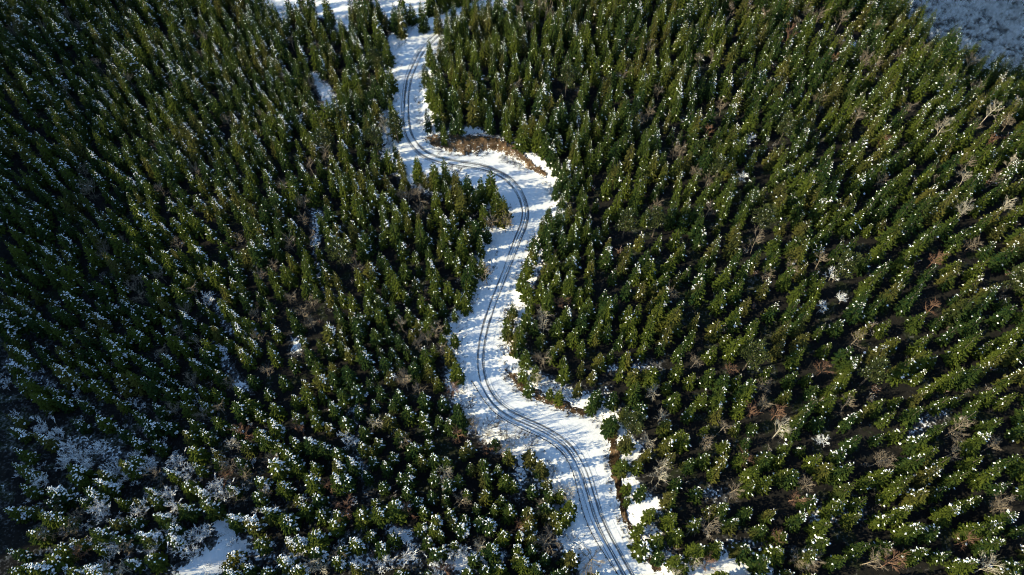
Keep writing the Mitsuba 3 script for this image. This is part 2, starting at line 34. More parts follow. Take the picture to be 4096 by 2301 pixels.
BARE = [(-171.2,229.8,6.5,'N'),(-166.0,227.1,6.5,'N'),(-186.0,217.0,6.5,'N'),(-113.6,212.8,9,'N'),(-115.3,207.4,6.5,'N'),(-121.3,191.3,6.5,'N'),(-138.1,196.2,6.5,'N'),(-119.9,163.0,6.5,'N'),(-136.3,144.7,9,'N'),(-111.9,143.2,6.5,'N'),(-141.7,153.0,6.5,'N'),(-96.3,171.9,6.5,'N'),(-84.7,173.2,6.5,'N'),(-79.5,229.0,6.5,'N'),(-87.3,230.8,6.5,'N'),(-64.4,175.7,6.5,'N'),(-69.2,187.8,6.5,'N'),(-70.9,208.2,6.5,'N'),(-81.4,211.9,6.5,'N'),(-80.3,193.5,6.5,'N'),(-59.9,154.0,9,'N'),(-64.1,149.3,6.5,'N'),(-71.9,142.9,6.5,'N'),(-103.3,151.1,6.5,'N'),(-158.9,190.4,6.5,'N'),(-164.3,197.4,6.5,'N'),(-178.0,221.9,6.5,'N'),(-152.6,204.9,6.5,'N'),(2.3,210.4,13,'T'),(9.7,213.6,13,'T'),(11.6,211.0,13,'T'),(12.9,207.4,13,'T'),(6.7,207.1,6.5,'N'),(39.5,215.8,6.5,'N'),(46.6,190.0,6.5,'N'),(37.1,178.9,6.5,'N'),(39.9,192.2,6.5,'N'),(40.7,159.1,6.5,'N'),(43.5,162.2,6.5,'N'),(1.7,176.9,6.5,'N'),(47.4,171.2,6.5,'N'),(49.9,144.1,6.5,'N'),(49.4,145.9,6.5,'N'),(-40.7,189.4,6.5,'W'),(-40.8,161.6,9,'P'),(-42.4,166.9,6.5,'P'),(-48.8,186.6,6.5,'N'),(-32.3,136.1,6.5,'N'),(-28.4,135.7,6.5,'N'),(-17.7,144.9,6.5,'D'),(-61.6,232.9,6.5,'N'),(76.5,210.5,6.5,'N'),(82.7,212.1,6.5,'N'),(88.1,206.7,6.5,'N'),(96.1,199.7,6.5,'N'),(101.6,205.9,6.5,'N'),(103.8,200.7,9,'N'),(109.9,197.9,9,'N'),(91.6,190.7,9,'R'),(122.0,197.5,6.5,'N'),(101.6,178.9,6.5,'R'),(107.9,187.4,6.5,'N'),(110.2,175.6,9,'N'),(113.6,172.7,6.5,'N'),(121.9,179.0,6.5,'N'),(130.5,180.1,6.5,'N'),(142.4,172.5,9,'N'),(139.2,162.2,6.5,'N'),(132.1,165.3,6.5,'P'),(138.2,148.9,9,'P'),(149.9,156.4,6.5,'P'),(102.4,150.9,9,'N'),(123.5,144.0,9,'P'),(132.6,144.6,6.5,'N'),(107.4,140.6,6.5,'R'),(136.0,139.4,6.5,'R'),(65.6,161.9,6.5,'N'),(95.1,161.4,6.5,'N'),(116.8,152.6,6.5,'N'),(143.2,145.6,6.5,'N'),(59.7,152.4,6.5,'R'),(51.0,145.2,6.5,'N'),(54.6,136.7,6.5,'N'),(56.9,133.6,6.5,'N'),(126.2,130.0,6.5,'N'),(124.6,126.2,6.5,'P'),(131.2,124.9,6.5,'N'),(137.7,130.5,6.5,'P'),(102.4,128.0,6.5,'N'),(65.4,184.2,6.5,'N'),(61.2,182.7,6.5,'N'),(71.5,148.6,6.5,'W'),(67.0,134.1,6.5,'W'),(-136.3,143.7,6.5,'N'),(-124.9,121.8,6.5,'N'),(-123.0,118.6,6.5,'N'),(-118.7,123.8,6.5,'N'),(-100.8,121.0,6.5,'N'),(-103.3,111.0,6.5,'N'),(-110.2,109.5,6.5,'N'),(-110.8,107.2,6.5,'N'),(-107.5,104.3,6.5,'N'),(-92.2,104.9,6.5,'N'),(-87.9,103.1,6.5,'F'),(-65.9,120.4,9,'N'),(-59.2,121.5,6.5,'N'),(-63.9,135.0,9,'N'),(-64.2,129.4,6.5,'N'),(-81.1,121.4,6.5,'N'),(-70.5,113.5,6.5,'N'),(-74.6,110.2,6.5,'N'),(-86.9,88.6,6.5,'N'),(-94.2,92.3,6.5,'N'),(-93.9,98.9,6.5,'N'),(-72.0,96.7,6.5,'N'),(-58.9,96.1,6.5,'N'),(-55.2,92.4,6.5,'N'),(-70.4,89.4,6.5,'N'),(-56.2,99.0,6.5,'N'),(-62.0,101.8,6.5,'N'),(-65.5,78.6,6.5,'N'),(-85.3,77.0,6.5,'N'),(-57.0,84.8,6.5,'N'),(-96.1,85.3,6.5,'N'),(-33.2,136.3,6.5,'N'),(-28.1,130.9,6.5,'N'),(-28.5,136.4,6.5,'N'),(-5.8,124.4,9,'N'),(-2.1,123.6,9,'N'),(-7.0,104.7,9,'N'),(-47.2,115.6,6.5,'N'),(-45.3,110.5,6.5,'N'),(-29.7,90.5,6.5,'N'),(-20.7,88.0,9,'N'),(-23.0,86.0,6.5,'N'),(-24.7,84.5,6.5,'N'),(-19.0,82.2,6.5,'N'),(-27.4,73.7,9,'N'),(8.3,87.6,6.5,'P'),(7.6,90.9,6.5,'P'),(8.7,77.7,9,'N'),(6.6,73.1,6.5,'P'),(-0.1,81.9,6.5,'R'),(41.8,125.8,6.5,'N'),(13.2,95.0,6.5,'R'),(42.7,95.4,6.5,'N'),(119.3,113.5,9,'P'),(65.3,108.2,9,'N'),(118.9,104.4,6.5,'N'),(72.8,101.0,6.5,'N'),(81.1,102.1,6.5,'N'),(66.7,99.8,6.5,'N'),(104.0,86.7,6.5,'R'),(85.1,79.8,6.5,'N'),(53.3,73.4,6.5,'R'),(75.5,72.3,6.5,'R'),(55.6,122.6,6.5,'N'),(108.3,99.9,6.5,'R'),(130.7,115.5,6.5,'P'),(45.3,75.7,6.5,'N'),(83.8,98.5,6.5,'W'),(79.1,89.6,6.5,'W'),(85.1,91.7,6.5,'W'),(-87.8,68.4,6.5,'N'),(-79.8,67.7,6.5,'N'),(-75.8,68.3,6.5,'N'),(-74.0,75.9,6.5,'N'),(-67.4,61.1,9,'R'),(-69.6,58.8,6.5,'P'),(-68.9,53.4,9,'N'),(-66.2,51.9,6.5,'N'),(-54.9,62.7,6.5,'R'),(-59.7,55.3,6.5,'N'),(-69.7,50.3,6.5,'R'),(-87.5,51.4,6.5,'N'),(-60.1,46.5,6.5,'N'),(-69.6,46.7,6.5,'F'),(-66.6,45.6,6.5,'N'),(-112.1,58.8,6.5,'F'),(-117.5,62.3,6.5,'F'),(-122.1,64.4,6.5,'F'),(-109.1,56.5,6.5,'F'),(-105.0,58.9,6.5,'F'),(-98.8,52.9,6.5,'F'),(-95.7,51.4,6.5,'F'),(-91.9,53.7,6.5,'F'),(-90.9,54.6,6.5,'F'),(-112.4,55.0,6.5,'F'),(-115.3,49.3,6.5,'F'),(-108.2,46.2,6.5,'N'),(-101.5,44.3,6.5,'F'),(-109.0,43.8,6.5,'N'),(-98.7,42.5,6.5,'F'),(-102.5,41.1,6.5,'N'),(-74.4,36.3,6.5,'F'),(-72.0,37.2,6.5,'F'),(-77.6,34.4,6.5,'F'),(-74.1,32.9,6.5,'F'),(-82.9,33.6,6.5,'F'),(-88.6,33.1,6.5,'N'),(-97.3,32.3,6.5,'R'),(-106.8,36.3,6.5,'N'),(-102.2,36.4,6.5,'N'),(-90.2,28.2,6.5,'N'),(-86.9,28.6,6.5,'P'),(-46.2,29.9,6.5,'P'),(-43.2,28.7,6.5,'P'),(-39.9,41.4,6.5,'R'),(-38.9,32.3,6.5,'N'),(-44.0,47.8,6.5,'R'),(-80.7,43.0,6.5,'F'),(-83.6,46.0,6.5,'F'),(-80.4,52.0,6.5,'F'),(-72.1,48.4,6.5,'F'),(-88.8,42.2,6.5,'F'),(-94.7,55.9,6.5,'F'),(-106.2,53.6,6.5,'F'),(-96.9,41.5,6.5,'F'),(-83.9,54.9,6.5,'F'),(-80.3,38.2,6.5,'F'),(-91.2,33.7,6.5,'F'),(-27.3,73.1,9,'N'),(-24.2,71.7,6.5,'N'),(-15.2,71.1,6.5,'R'),(-10.8,67.8,6.5,'D'),(-10.0,63.3,6.5,'N'),(-9.0,61.2,6.5,'N'),(-13.4,59.9,6.5,'R'),(-4.1,62.7,9,'D'),(2.3,59.6,6.5,'D'),(-1.4,59.1,6.5,'D'),(4.7,57.9,6.5,'D'),(-5.8,57.0,6.5,'R'),(-2.7,55.9,6.5,'N'),(-6.2,60.1,6.5,'P'),(-15.4,50.8,6.5,'P'),(-12.5,44.0,6.5,'N'),(-16.0,48.5,6.5,'P'),(-27.5,59.0,6.5,'N'),(-34.6,63.8,6.5,'P'),(-38.4,42.3,9,'R'),(-40.7,59.5,6.5,'F'),(-29.1,30.4,6.5,'F'),(-23.2,32.4,6.5,'F'),(-12.0,32.8,6.5,'F'),(-16.9,29.3,6.5,'F'),(-14.4,29.3,6.5,'R'),(7.4,41.8,6.5,'N'),(11.3,44.7,6.5,'P'),(13.9,45.4,6.5,'P'),(9.4,34.4,8,'NW'),(17.8,31.1,8,'NW'),(1.6,38.5,6.5,'R'),(13.6,30.0,6.5,'D'),(35.2,68.6,6.5,'P'),(35.3,50.7,6.5,'P'),(34.4,47.4,9,'P'),(32.5,56.9,6.5,'P'),(36.0,62.6,6.5,'P'),(35.6,27.0,6.5,'P'),(-24.6,42.0,6.5,'R'),(-7.6,33.4,6.5,'P'),(60.3,68.3,6.5,'N'),(60.3,63.3,6.5,'N'),(57.6,62.4,6.5,'R'),(62.5,61.2,6.5,'R'),(61.8,56.6,9,'P'),(49.9,58.9,6.5,'N'),(46.1,54.7,6.5,'N'),(53.7,51.1,6.5,'R'),(62.9,42.2,6.5,'R'),(66.3,44.8,6.5,'N'),(50.5,44.6,6.5,'N'),(43.6,35.9,8,'NW'),(58.3,34.0,6.5,'R'),(60.8,29.7,6.5,'N'),(78.8,62.8,6.5,'N'),(83.6,49.9,6.5,'N'),(81.9,49.3,6.5,'N'),(100.5,55.9,9,'N'),(99.7,55.1,6.5,'N'),(107.0,51.8,6.5,'N'),(98.1,50.7,6.5,'N'),(105.3,39.7,6.5,'N'),(96.1,32.3,6.5,'R'),(75.4,28.5,9,'N'),(79.5,27.9,9,'R'),(62.9,29.1,6.5,'P'),(39.9,28.7,6.5,'P'),(42.5,28.4,6.5,'R'),(98.2,26.6,9,'P'),(78.4,30.4,6.5,'N'),(105.4,38.9,6.5,'N'),(64.6,29.3,6.5,'N'),(72.0,55.2,6.5,'W')]
PINES = [(17.7,175.5,12.0),(31.8,117.4,12.0),(84.7,98.0,12.0),(67.9,115.2,12.0),(79.9,146.4,12.0),(59.2,133.2,12.0),(-46.7,192.5,12.0),(-59.5,156.2,12.0),(-49.7,113.5,12.0),(58.3,74.8,12.0),(85.1,69.4,12.0),(123.7,91.2,12.0),(28.6,59.8,12.0),(-37.1,159.9,12.0),(-43.0,154.2,12.0),(40.1,116.9,12.0)]
CLEAR = [([(139.3,254.3),(137.0,218.0),(141.8,197.0),(151.0,185.3),(166.6,184.3),(182.3,187.8),(271.9,239.5),(377.3,401.4),(265.4,402.8)],0.42),([(-108.2,250.0),(-80.9,245.8),(-77.6,238.6),(-84.7,233.2),(-87.9,228.8),(-94.0,233.4),(-102.8,241.5)],0.95),([(-79.8,245.7),(-58.2,243.1),(-60.5,230.3),(-58.9,217.5),(-62.5,216.5),(-68.7,226.1),(-76.6,232.0)],0.9),([(-58.2,243.1),(-36.3,242.1),(-25.9,233.4),(-34.0,225.3),(-38.4,222.3),(-46.2,223.8)],0.85),([(-44.7,218.6),(-36.1,217.7),(-40.0,203.8),(-43.1,201.5),(-46.2,209.2)],0.95),([(-74.9,200.0),(-70.7,199.7),(-61.2,186.4),(-56.4,173.6),(-59.9,170.5),(-65.7,180.6)],0.8),([(-91.5,154.6),(-86.6,151.9),(-84.1,147.6),(-88.1,146.8)],0.7),([(-63.5,136.4),(-59.6,137.2),(-57.9,129.7),(-58.5,120.5),(-55.2,110.7),(-50.4,104.0),(-52.5,102.6),(-58.0,110.0),(-61.4,125.1)],0.8),([(-87.6,106.2),(-84.7,106.3),(-82.2,99.0),(-77.4,92.8),(-81.9,93.1),(-86.5,100.6)],0.75),([(-85.1,92.5),(-81.2,91.5),(-78.9,85.6),(-74.4,80.0),(-68.3,74.5),(-69.4,73.1),(-75.7,76.3),(-81.8,84.1)],0.78),([(-63.5,92.9),(-58.5,91.7),(-56.9,84.5),(-60.4,84.0)],0.78),([(-42.9,71.3),(-40.6,71.2),(-38.8,61.1),(-36.5,52.6),(-34.6,46.6),(-32.4,41.9),(-34.1,41.3),(-36.6,47.8),(-39.4,55.9)],0.8),([(0.1,57.5),(3.8,57.3),(3.8,50.9),(2.5,43.2),(0.1,42.6),(0.7,49.7)],0.75),([(-146.0,88.2),(-141.6,87.5),(-133.7,83.6),(-126.1,79.4),(-127.1,77.4),(-135.1,80.8),(-144.6,84.4)],0.7),([(-117.2,62.1),(-112.9,62.9),(-101.9,59.5),(-95.3,55.9),(-83.1,55.5),(-83.5,53.7),(-95.7,53.8),(-106.0,57.3)],0.6),([(-71.8,42.4),(-68.8,42.4),(-65.8,37.1),(-62.7,33.7),(-67.5,32.4),(-68.3,28.5),(-75.8,27.4),(-78.0,29.0),(-73.8,32.4),(-69.0,34.1)],0.98),([(-64.5,34.2),(-54.9,34.7),(-44.1,33.5),(-32.2,32.9),(-20.3,33.0),(-20.1,30.0),(-32.0,30.7),(-49.6,31.3),(-61.8,32.0)],0.7),([(-31.1,41.3),(-26.9,40.7),(-20.5,35.0),(-22.7,32.8),(-28.9,36.2)],0.75),([(-15.6,32.1),(-3.4,34.2),(-0.5,33.0),(-2.8,30.2),(-14.3,29.4)],0.9),([(-51.3,46.0),(-42.5,45.7),(-41.1,44.3),(-49.7,43.9)],0.9),([(35.4,30.4),(41.9,30.5),(52.7,30.1),(57.8,28.9),(55.1,25.4),(34.1,26.0)],0.98),([(44.5,34.9),(53.4,34.7),(64.1,34.9),(63.1,32.4),(47.5,32.2)],0.7),([(65.1,40.8),(80.3,40.9),(79.0,37.7),(65.6,37.5)],0.75),([(89.9,54.5),(94.6,59.2),(102.8,63.9),(103.1,61.4),(97.6,57.9),(91.7,53.2)],0.8),([(42.9,45.2),(50.6,45.2),(49.6,42.4),(43.3,41.6)],0.7),([(22.8,78.6),(38.2,78.8),(38.5,76.0),(23.9,75.3)],0.7),([(22.9,73.3),(25.7,73.2),(25.6,66.1),(23.4,65.2)],0.8),([(26.3,62.9),(27.5,62.8),(27.8,58.4),(33.1,57.5),(32.4,55.7),(28.5,52.8),(26.5,49.9),(31.2,49.6),(29.6,46.1),(27.3,44.5),(35.2,44.2),(35.5,41.8),(29.7,40.3),(27.5,40.6),(26.2,45.3),(25.6,53.0)],0.98),([(6.6,71.6),(13.6,71.6),(19.2,67.8),(17.9,66.2),(12.3,68.5)],0.95),([(-25.5,161.8),(-20.2,163.2),(-12.1,165.4),(-7.2,161.3),(-0.6,159.1),(4.2,154.5),(10.5,151.1),(10.4,146.3),(6.5,147.8),(-0.6,155.1),(-12.0,159.1),(-23.4,158.9)],0.85),([(-30.8,183.0),(-27.0,179.6),(-27.2,169.3),(-25.2,163.5),(-28.9,167.3),(-31.1,174.7)],0.95),([(54.3,162.6),(59.9,163.3),(60.2,159.2),(55.3,158.1)],0.8),([(112.1,193.8),(117.5,192.7),(115.5,189.0),(111.3,188.2)],0.8)]
UPPER_BANK = [(-29.0,162.3),(-26.0,161.6),(-20.2,161.0),(-13.7,160.8),(-7.1,160.5),(-3.1,159.6),(0.2,157.4),(3.0,154.7),(5.7,151.3),(8.9,148.1),(11.2,145.9),(10.8,144.5),(8.1,146.6),(4.5,148.7),(1.0,151.8),(-3.1,154.6),(-7.1,155.8),(-11.9,155.1),(-15.1,154.1),(-20.0,155.2),(-24.2,157.3),(-27.5,160.3)]
LOWER_BANK = [(-2.0,78.3),(0.1,77.3),(2.4,75.0),(4.7,72.7),(7.5,71.4),(11.6,69.4),(15.4,67.8),(18.9,66.5),(19.1,65.2),(15.4,65.9),(11.3,67.6),(7.2,69.7),(3.4,71.4),(0.8,73.5),(-1.2,76.0)]
SIDE_BANK = [(24.4,62.7),(25.8,61.5),(26.1,58.5),(26.2,54.8),(26.1,51.2),(26.2,47.6),(26.7,44.1),(27.1,40.7),(27.9,37.8),(29.3,34.5),(31.3,31.8),(33.2,28.6),(32.1,28.1),(29.7,31.9),(27.7,34.9),(26.6,38.5),(25.7,41.4),(25.0,45.1),(24.2,49.6),(23.9,53.3),(24.0,57.7)]
#==TABLE END==

# ---------------------------------------------------------------- terrain
def dense(line, step=0.5):
    p = np.array(line, float)
    s = np.concatenate([[0], np.cumsum(np.hypot(*np.diff(p, axis=0).T))])
    t = np.arange(0, s[-1], step)
    q = np.stack([np.interp(t, s, p[:, k]) for k in (0, 1)], 1)
    for k in (0, 1):
        q[:, k] = gaussian_filter(q[:, k], 2.5 / step, mode='nearest')
    return q


def extend(line, a, b):
    return [a] + list(line) + [b]


def signed(line, x, y, ext=400.0):
    """Distance from the line, positive on its right-hand (+x when it runs towards -y)."""
    p = dense(line, 1.0)
    d0, d1 = p[0] - p[4], p[-1] - p[-5]
    p = np.vstack([p[0] + d0 / np.linalg.norm(d0) * np.arange(ext, 0, -2)[:, None], p, p[-1] + d1 / np.linalg.norm(d1) * np.arange(2, ext, 2)[:, None]])
    t = np.gradient(p, axis=0)
    t /= np.linalg.norm(t, axis=1, keepdims=True) + 1e-9
    q = np.stack([np.ravel(x), np.ravel(y)], 1)
    dist, i = cKDTree(p).query(q)
    v = q - p[i]
    c = t[i, 0] * v[:, 1] - t[i, 1] * v[:, 0]
    return (np.where(c > 0, 1, -1) * dist).reshape(np.shape(x))


def smooth01(a, b, x):
    t = np.clip((x - a) / (b - a), 0, 1)
    return t * t * (3 - 2 * t)


def axis(lo, hi, fine, out_lo, out_hi):
    a = np.arange(lo, hi + fine / 2, fine)
    grow = 1.25 ** np.arange(1, 40) * fine
    up = hi + np.cumsum(grow); up = up[up < out_hi]
    dn = lo - np.cumsum(grow); dn = dn[dn > out_lo]
    return np.concatenate([dn[::-1], a, up])


GX, GY = axis(-190, 190, 1.0, -900, 900), axis(0, 270, 1.0, -500, 1500)
XX, YY = np.meshgrid(GX, GY, indexing='ij')
E_L = -signed(LEFT_EDGE, XX, YY)             # metres beyond the left edge of the cleared strip
E_R = signed(RIGHT_EDGE, XX, YY)             # metres beyond its right edge
V_D = -signed(VALLEY, XX, YY)                # metres beyond the stream
C_D = signed(CREST, XX, YY)                 # metres beyond the crest in the far corner


def height_grid():
    soft = lambda v, w: np.log1p(np.exp(np.clip(v / w, -40, 40))) * w
    right = 0.15 * np.minimum(soft(E_R - 3, 4), 260)
    left = -0.10 * soft(E_L - 2, 3)
    far = 0.34 * np.minimum(soft(V_D - 2, 5), 400)
    z = right + left + far
    # the hill west of the stream, outside the view, shaped to shade the left of the forest: its crest runs along x = -270
    yr = YY + 38.0
    crest = np.interp(YY.ravel() + 38.0 * np.clip((-XX.ravel() - 90) / 180, 0, 1), [-200, 20, 36, 70, 100, 150, 180, 235, 300], [18, 18, 28, 80, 72, 58, 42, 14, 4]).reshape(XX.shape)
    rise = np.interp(-XX.ravel(), [150, 270, 420, 900], [0, 1, 0.9, 0.7]).reshape(XX.shape)
    base = np.interp(-XX.ravel(), [150, 260], [1, 0]).reshape(XX.shape)
    z = np.where(XX < -150, z * base + crest * rise * 1.0, z)
    zf = np.array(z)
    near = np.exp(-np.maximum(np.minimum(np.abs(E_L), np.abs(E_R)), 0) / 14.0)
    b = gaussian_filter(z, 7.0, mode='nearest')
    z = z * near + b * (1 - near)
    drop = np.where(C_D > -25, 0.44 * soft(C_D - 2, 5), 0)
    z = z - np.minimum(drop, 90)
    n = (meshkit.fbm(np.stack([XX / 26, YY / 26, XX * 0], -1), 4, 3) - 0.5) * 3.0 + (meshkit.fbm(np.stack([XX / 5, YY / 5, XX * 0], -1), 3, 8) - 0.5) * 0.7
    away = smooth01(0, 8, np.maximum(E_L, E_R))
    z = z + n * away
    # the cut bank on the uphill side, the shoulder on the downhill side, the bed of the stream
    z = z + 1.6 * smooth01(0.2, 3.0, E_R) - 0.8 * smooth01(0.0, 3.5, E_L)
    z = z - 1.0 * np.exp(-(V_D / 2.2) ** 2)
    return z


GZ = height_grid()
_g = RegularGridInterpolator((GX, GY), GZ, bounds_error=False, fill_value=None)


def ground(x, y):
    return _g(np.stack([np.asarray(x, float), np.asarray(y, float)], -1))


#==HEAD END==
# ---------------------------------------------------------------- materials
def rgb(r, g, b):
    return mi.Color3f(r, g, b)


def snow_colour(p):
    n = mikit.fbm(p.x * 1.7, p.y * 1.7, p.z * 1.7, 3)
    return mikit.mix((0.80, 0.82, 0.85), (0.88, 0.89, 0.90), n)


def ground_fn(p, n, uv):
    """uv.x: snow cover, uv.y: bare earth. The edges between them are broken up by noise."""
    big = mikit.fbm(p.x * 0.35, p.y * 0.35, 5.0, 3)
    fine = mikit.fbm(p.x * 2.3, p.y * 2.3, 9.0, 3)
    litter = mikit.mix((0.008, 0.009, 0.010), (0.024, 0.022, 0.019), mikit.fbm(p.x * 1.3, p.y * 1.3, 2.0, 3))
    litter = mikit.mix(litter, (0.018, 0.022, 0.012), mikit.smoothstep(0.55, 0.7, big))
    v = uv.x * 1.25 - 0.12 + (fine - 0.5) * 0.75 + (big - 0.5) * 0.5
    cover = mikit.smoothstep(0.42, 0.58, v)
    thin = mikit.smoothstep(0.15, 0.55, v) * 0.13
    col = mikit.mix(litter, snow_colour(p), dr.maximum(cover, thin))
    return col


def earth_fn(p, n, uv):
    """Torn clay and root of the cut bank; uv.x is the snow lying on it."""
    a = mikit.fbm(p.x * 1.1, p.y * 1.1, p.z * 1.1, 3)
    b = mikit.fbm(p.x * 4.0, p.y * 4.0, p.z * 4.0, 3)
    col = mikit.mix((0.070, 0.045, 0.026), (0.200, 0.130, 0.075), a)
    col = mikit.mix(col, (0.026, 0.020, 0.014), mikit.smoothstep(0.50, 0.70, b))
    col = col * (1.0 - uv.y * mikit.smoothstep(0.30, 0.48, mikit.fbm(p.x * 0.45, p.y * 0.45, 3.0, 2)))  # darkens the earth in broad patches, by the amount in uv.y
    return mikit.mix(col, snow_colour(p), mikit.smoothstep(0.5, 0.56, uv.x + (b - 0.5) * 0.9 + (a - 0.5) * 0.5))


def road_fn(p, n, uv):
    f = mikit.fbm(p.x * 3.1, p.y * 3.1, 4.0, 3)
    g = mikit.fbm(p.x * 0.5, p.y * 0.5, 1.0, 2)
    col = mikit.mix((0.74, 0.77, 0.81), (0.86, 0.87, 0.89), f * 0.6 + g * 0.4)
    specks = mikit.smoothstep(0.74, 0.80, mikit.noise(p.x * 5.0, p.y * 5.0, 7.0)) * mikit.smoothstep(0.5, 0.65, g) * 0.35
    return mikit.mix(col, (0.20, 0.19, 0.18), specks)


def rut_fn(p, n, uv):
    """uv.x across the rut (0 to 1), uv.y metres along it; wet gravel shows where the snow is worn away."""
    streak = mikit.fbm(uv.x * 5.0 + 3.0, uv.y * 0.22, 2.0, 3)
    blot = mikit.fbm(p.x * 1.2, p.y * 1.2, 6.0, 3)
    edge = mikit.smoothstep(0.0, 0.30, uv.x) * mikit.smoothstep(0.0, 0.30, 1.0 - uv.x)
    worn = mikit.smoothstep(0.30, 0.66, edge * 0.62 + (streak - 0.5) * 0.8 + (blot - 0.5) * 0.35)
    return mikit.mix((0.70, 0.73, 0.77), mikit.mix((0.050, 0.056, 0.066), (0.15, 0.155, 0.165), blot), worn * 0.94)


# what a plant surface is, written in uv.x; uv.y is a random number of the leaf or twig
NEEDLE, PINE, BARK, TWIG, RED, PALE, DARK, SNOW = 0.05, 0.15, 0.25, 0.35, 0.45, 0.55, 0.65, 0.95


def plant_fn(p, n, uv):
    k = uv.x
    tone = mikit.noise(p.x * 0.16 + 31.0, p.y * 0.16, 3.0) * 0.65 + mikit.noise(p.x * 0.55, p.y * 0.55, 8.0) * 0.35
    tone = mikit.smoothstep(0.25, 0.75, tone)
    leaf = mikit.mix((0.009, 0.026, 0.011), (0.068, 0.084, 0.013), tone * 0.6 + uv.y * 0.4)
    leaf = mikit.mix(leaf, (0.088, 0.074, 0.022), mikit.smoothstep(0.62, 0.85, mikit.noise(p.x * 0.23 + 5.0, p.y * 0.23, 12.0)) * 0.55)
    pine = mikit.mix((0.030, 0.046, 0.017), (0.070, 0.078, 0.026), uv.y)
    bark = mikit.mix((0.050, 0.042, 0.036), (0.13, 0.11, 0.09), mikit.fbm(p.x * 6, p.y * 6, p.z * 2.5, 2))
    col = dr.select(k < 0.1, leaf, pine)
    col = dr.select(k > 0.2, bark, col)
    col = dr.select(k > 0.3, mikit.mix((0.13, 0.105, 0.08), (0.30, 0.25, 0.19), uv.y), col)
    col = dr.select(k > 0.4, mikit.mix((0.12, 0.065, 0.045), (0.26, 0.16, 0.11), uv.y), col)
    col = dr.select(k > 0.5, mikit.mix((0.26, 0.23, 0.18), (0.50, 0.46, 0.38), uv.y), col)
    col = dr.select(k > 0.6, mikit.mix((0.025, 0.020, 0.016), (0.075, 0.06, 0.045), uv.y), col)
    return dr.select(k > 0.8, mikit.mix((0.80, 0.82, 0.85), (0.90, 0.91, 0.92), uv.y), col)


def matte(fn):
    return {'type': 'twosided', 'bsdf': {'type': 'diffuse', 'reflectance': mikit.proc(fn)}}


scene['forest_floor'] = matte(ground_fn)
scene['bank_earth'] = matte(earth_fn)
scene['packed_snow'] = matte(road_fn)
scene['worn_rut'] = matte(rut_fn)
scene['plant'] = matte(plant_fn)
scene['weathered_steel'] = {'type': 'principled', 'base_color': {'type': 'rgb', 'value': [0.05, 0.048, 0.045]}, 'roughness': 0.6, 'metallic': 0.2}


# ---------------------------------------------------------------- ground sheet
def in_poly(poly, x, y):
    px, py = np.array(poly).T
    inside = np.zeros(np.shape(x), bool)
    j = len(px) - 1
    for i in range(len(px)):
        c = ((py[i] > y) != (py[j] > y)) & (x < (px[j] - px[i]) * (y - py[i]) / (py[j] - py[i] + 1e-12) + px[i])
        inside ^= c
        j = i
    return inside


def snow_map():
    strip = np.maximum(E_L, E_R)
    s = 0.12 + 0.0 * XX
    s = np.where(V_D > -18, 0.22, s)
    for poly, amount in CLEAR:
        s = np.where(in_poly(poly, XX, YY), np.maximum(s, amount if amount > 0.82 else amount * 0.78), s)
    s = gaussian_filter(s, 1.2)
    s = np.maximum(s, 1.0 - 0.95 * smooth01(0.5, 9.0, strip))
    return np.where(strip < 0.5, 1.0, s)


def grid_mesh(xs, ys, z):
    n, m = len(xs), len(ys)
    X, Y = np.meshgrid(xs, ys, indexing='ij')
    v = np.stack([X, Y, z], -1).reshape(-1, 3)
    i, j = np.meshgrid(np.arange(n - 1), np.arange(m - 1), indexing='ij')
    a = (i * m + j).ravel()
    return v, np.stack([a, a + m, a + m + 1, a + 1], 1)


SNOW_MAP = snow_map()
gv, gf = grid_mesh(GX, GY, GZ)
scene['ground'] = mikit.ply((gv, gf), 'forest_floor', smooth=True, uv=np.stack([SNOW_MAP.ravel(), 0 * SNOW_MAP.ravel()], 1))
labels['ground'] = {'label': 'snow dusted forest floor of the mountainside under the firs', 'category': 'ground', 'kind': 'structure'}

# ---------------------------------------------------------------- road, ruts, banks
centre = dense([(95.0, 262.0), (40.0, 243.0)] + TRACK, 1.0)
tang = np.gradient(centre, axis=0)
tang /= np.linalg.norm(tang, axis=1, keepdims=True)
side = np.stack([-tang[:, 1], tang[:, 0]], 1)           # to the left of travel towards the camera = +x
along = np.arange(len(centre)) * 1.0


def ribbon(i0, i1, off_a, off_b, lift, across=4):
    """A strip draped on the ground between two offsets (arrays over the whole road) from sample i0 to i1."""
    c, s = centre[i0:i1], side[i0:i1]
    rows = []
    for t in np.linspace(0, 1, across + 1):
        q = c + s * (off_a[i0:i1] * (1 - t) + off_b[i0:i1] * t)[:, None]
        rows.append(np.concatenate([q, (ground(q[:, 0], q[:, 1]) + lift)[:, None]], 1))
    v = np.stack(rows, 1)
    n, m = v.shape[:2]
    uv = np.stack(np.broadcast_arrays(np.linspace(0, 1, m)[None], along[i0:i1, None]), -1).reshape(-1, 2)
    i, j = np.meshgrid(np.arange(n - 1), np.arange(m - 1), indexing='ij')
    a = (i * m + j).ravel()
    return (v.reshape(-1, 3), np.stack([a, a + m, a + m + 1, a + 1], 1)), uv


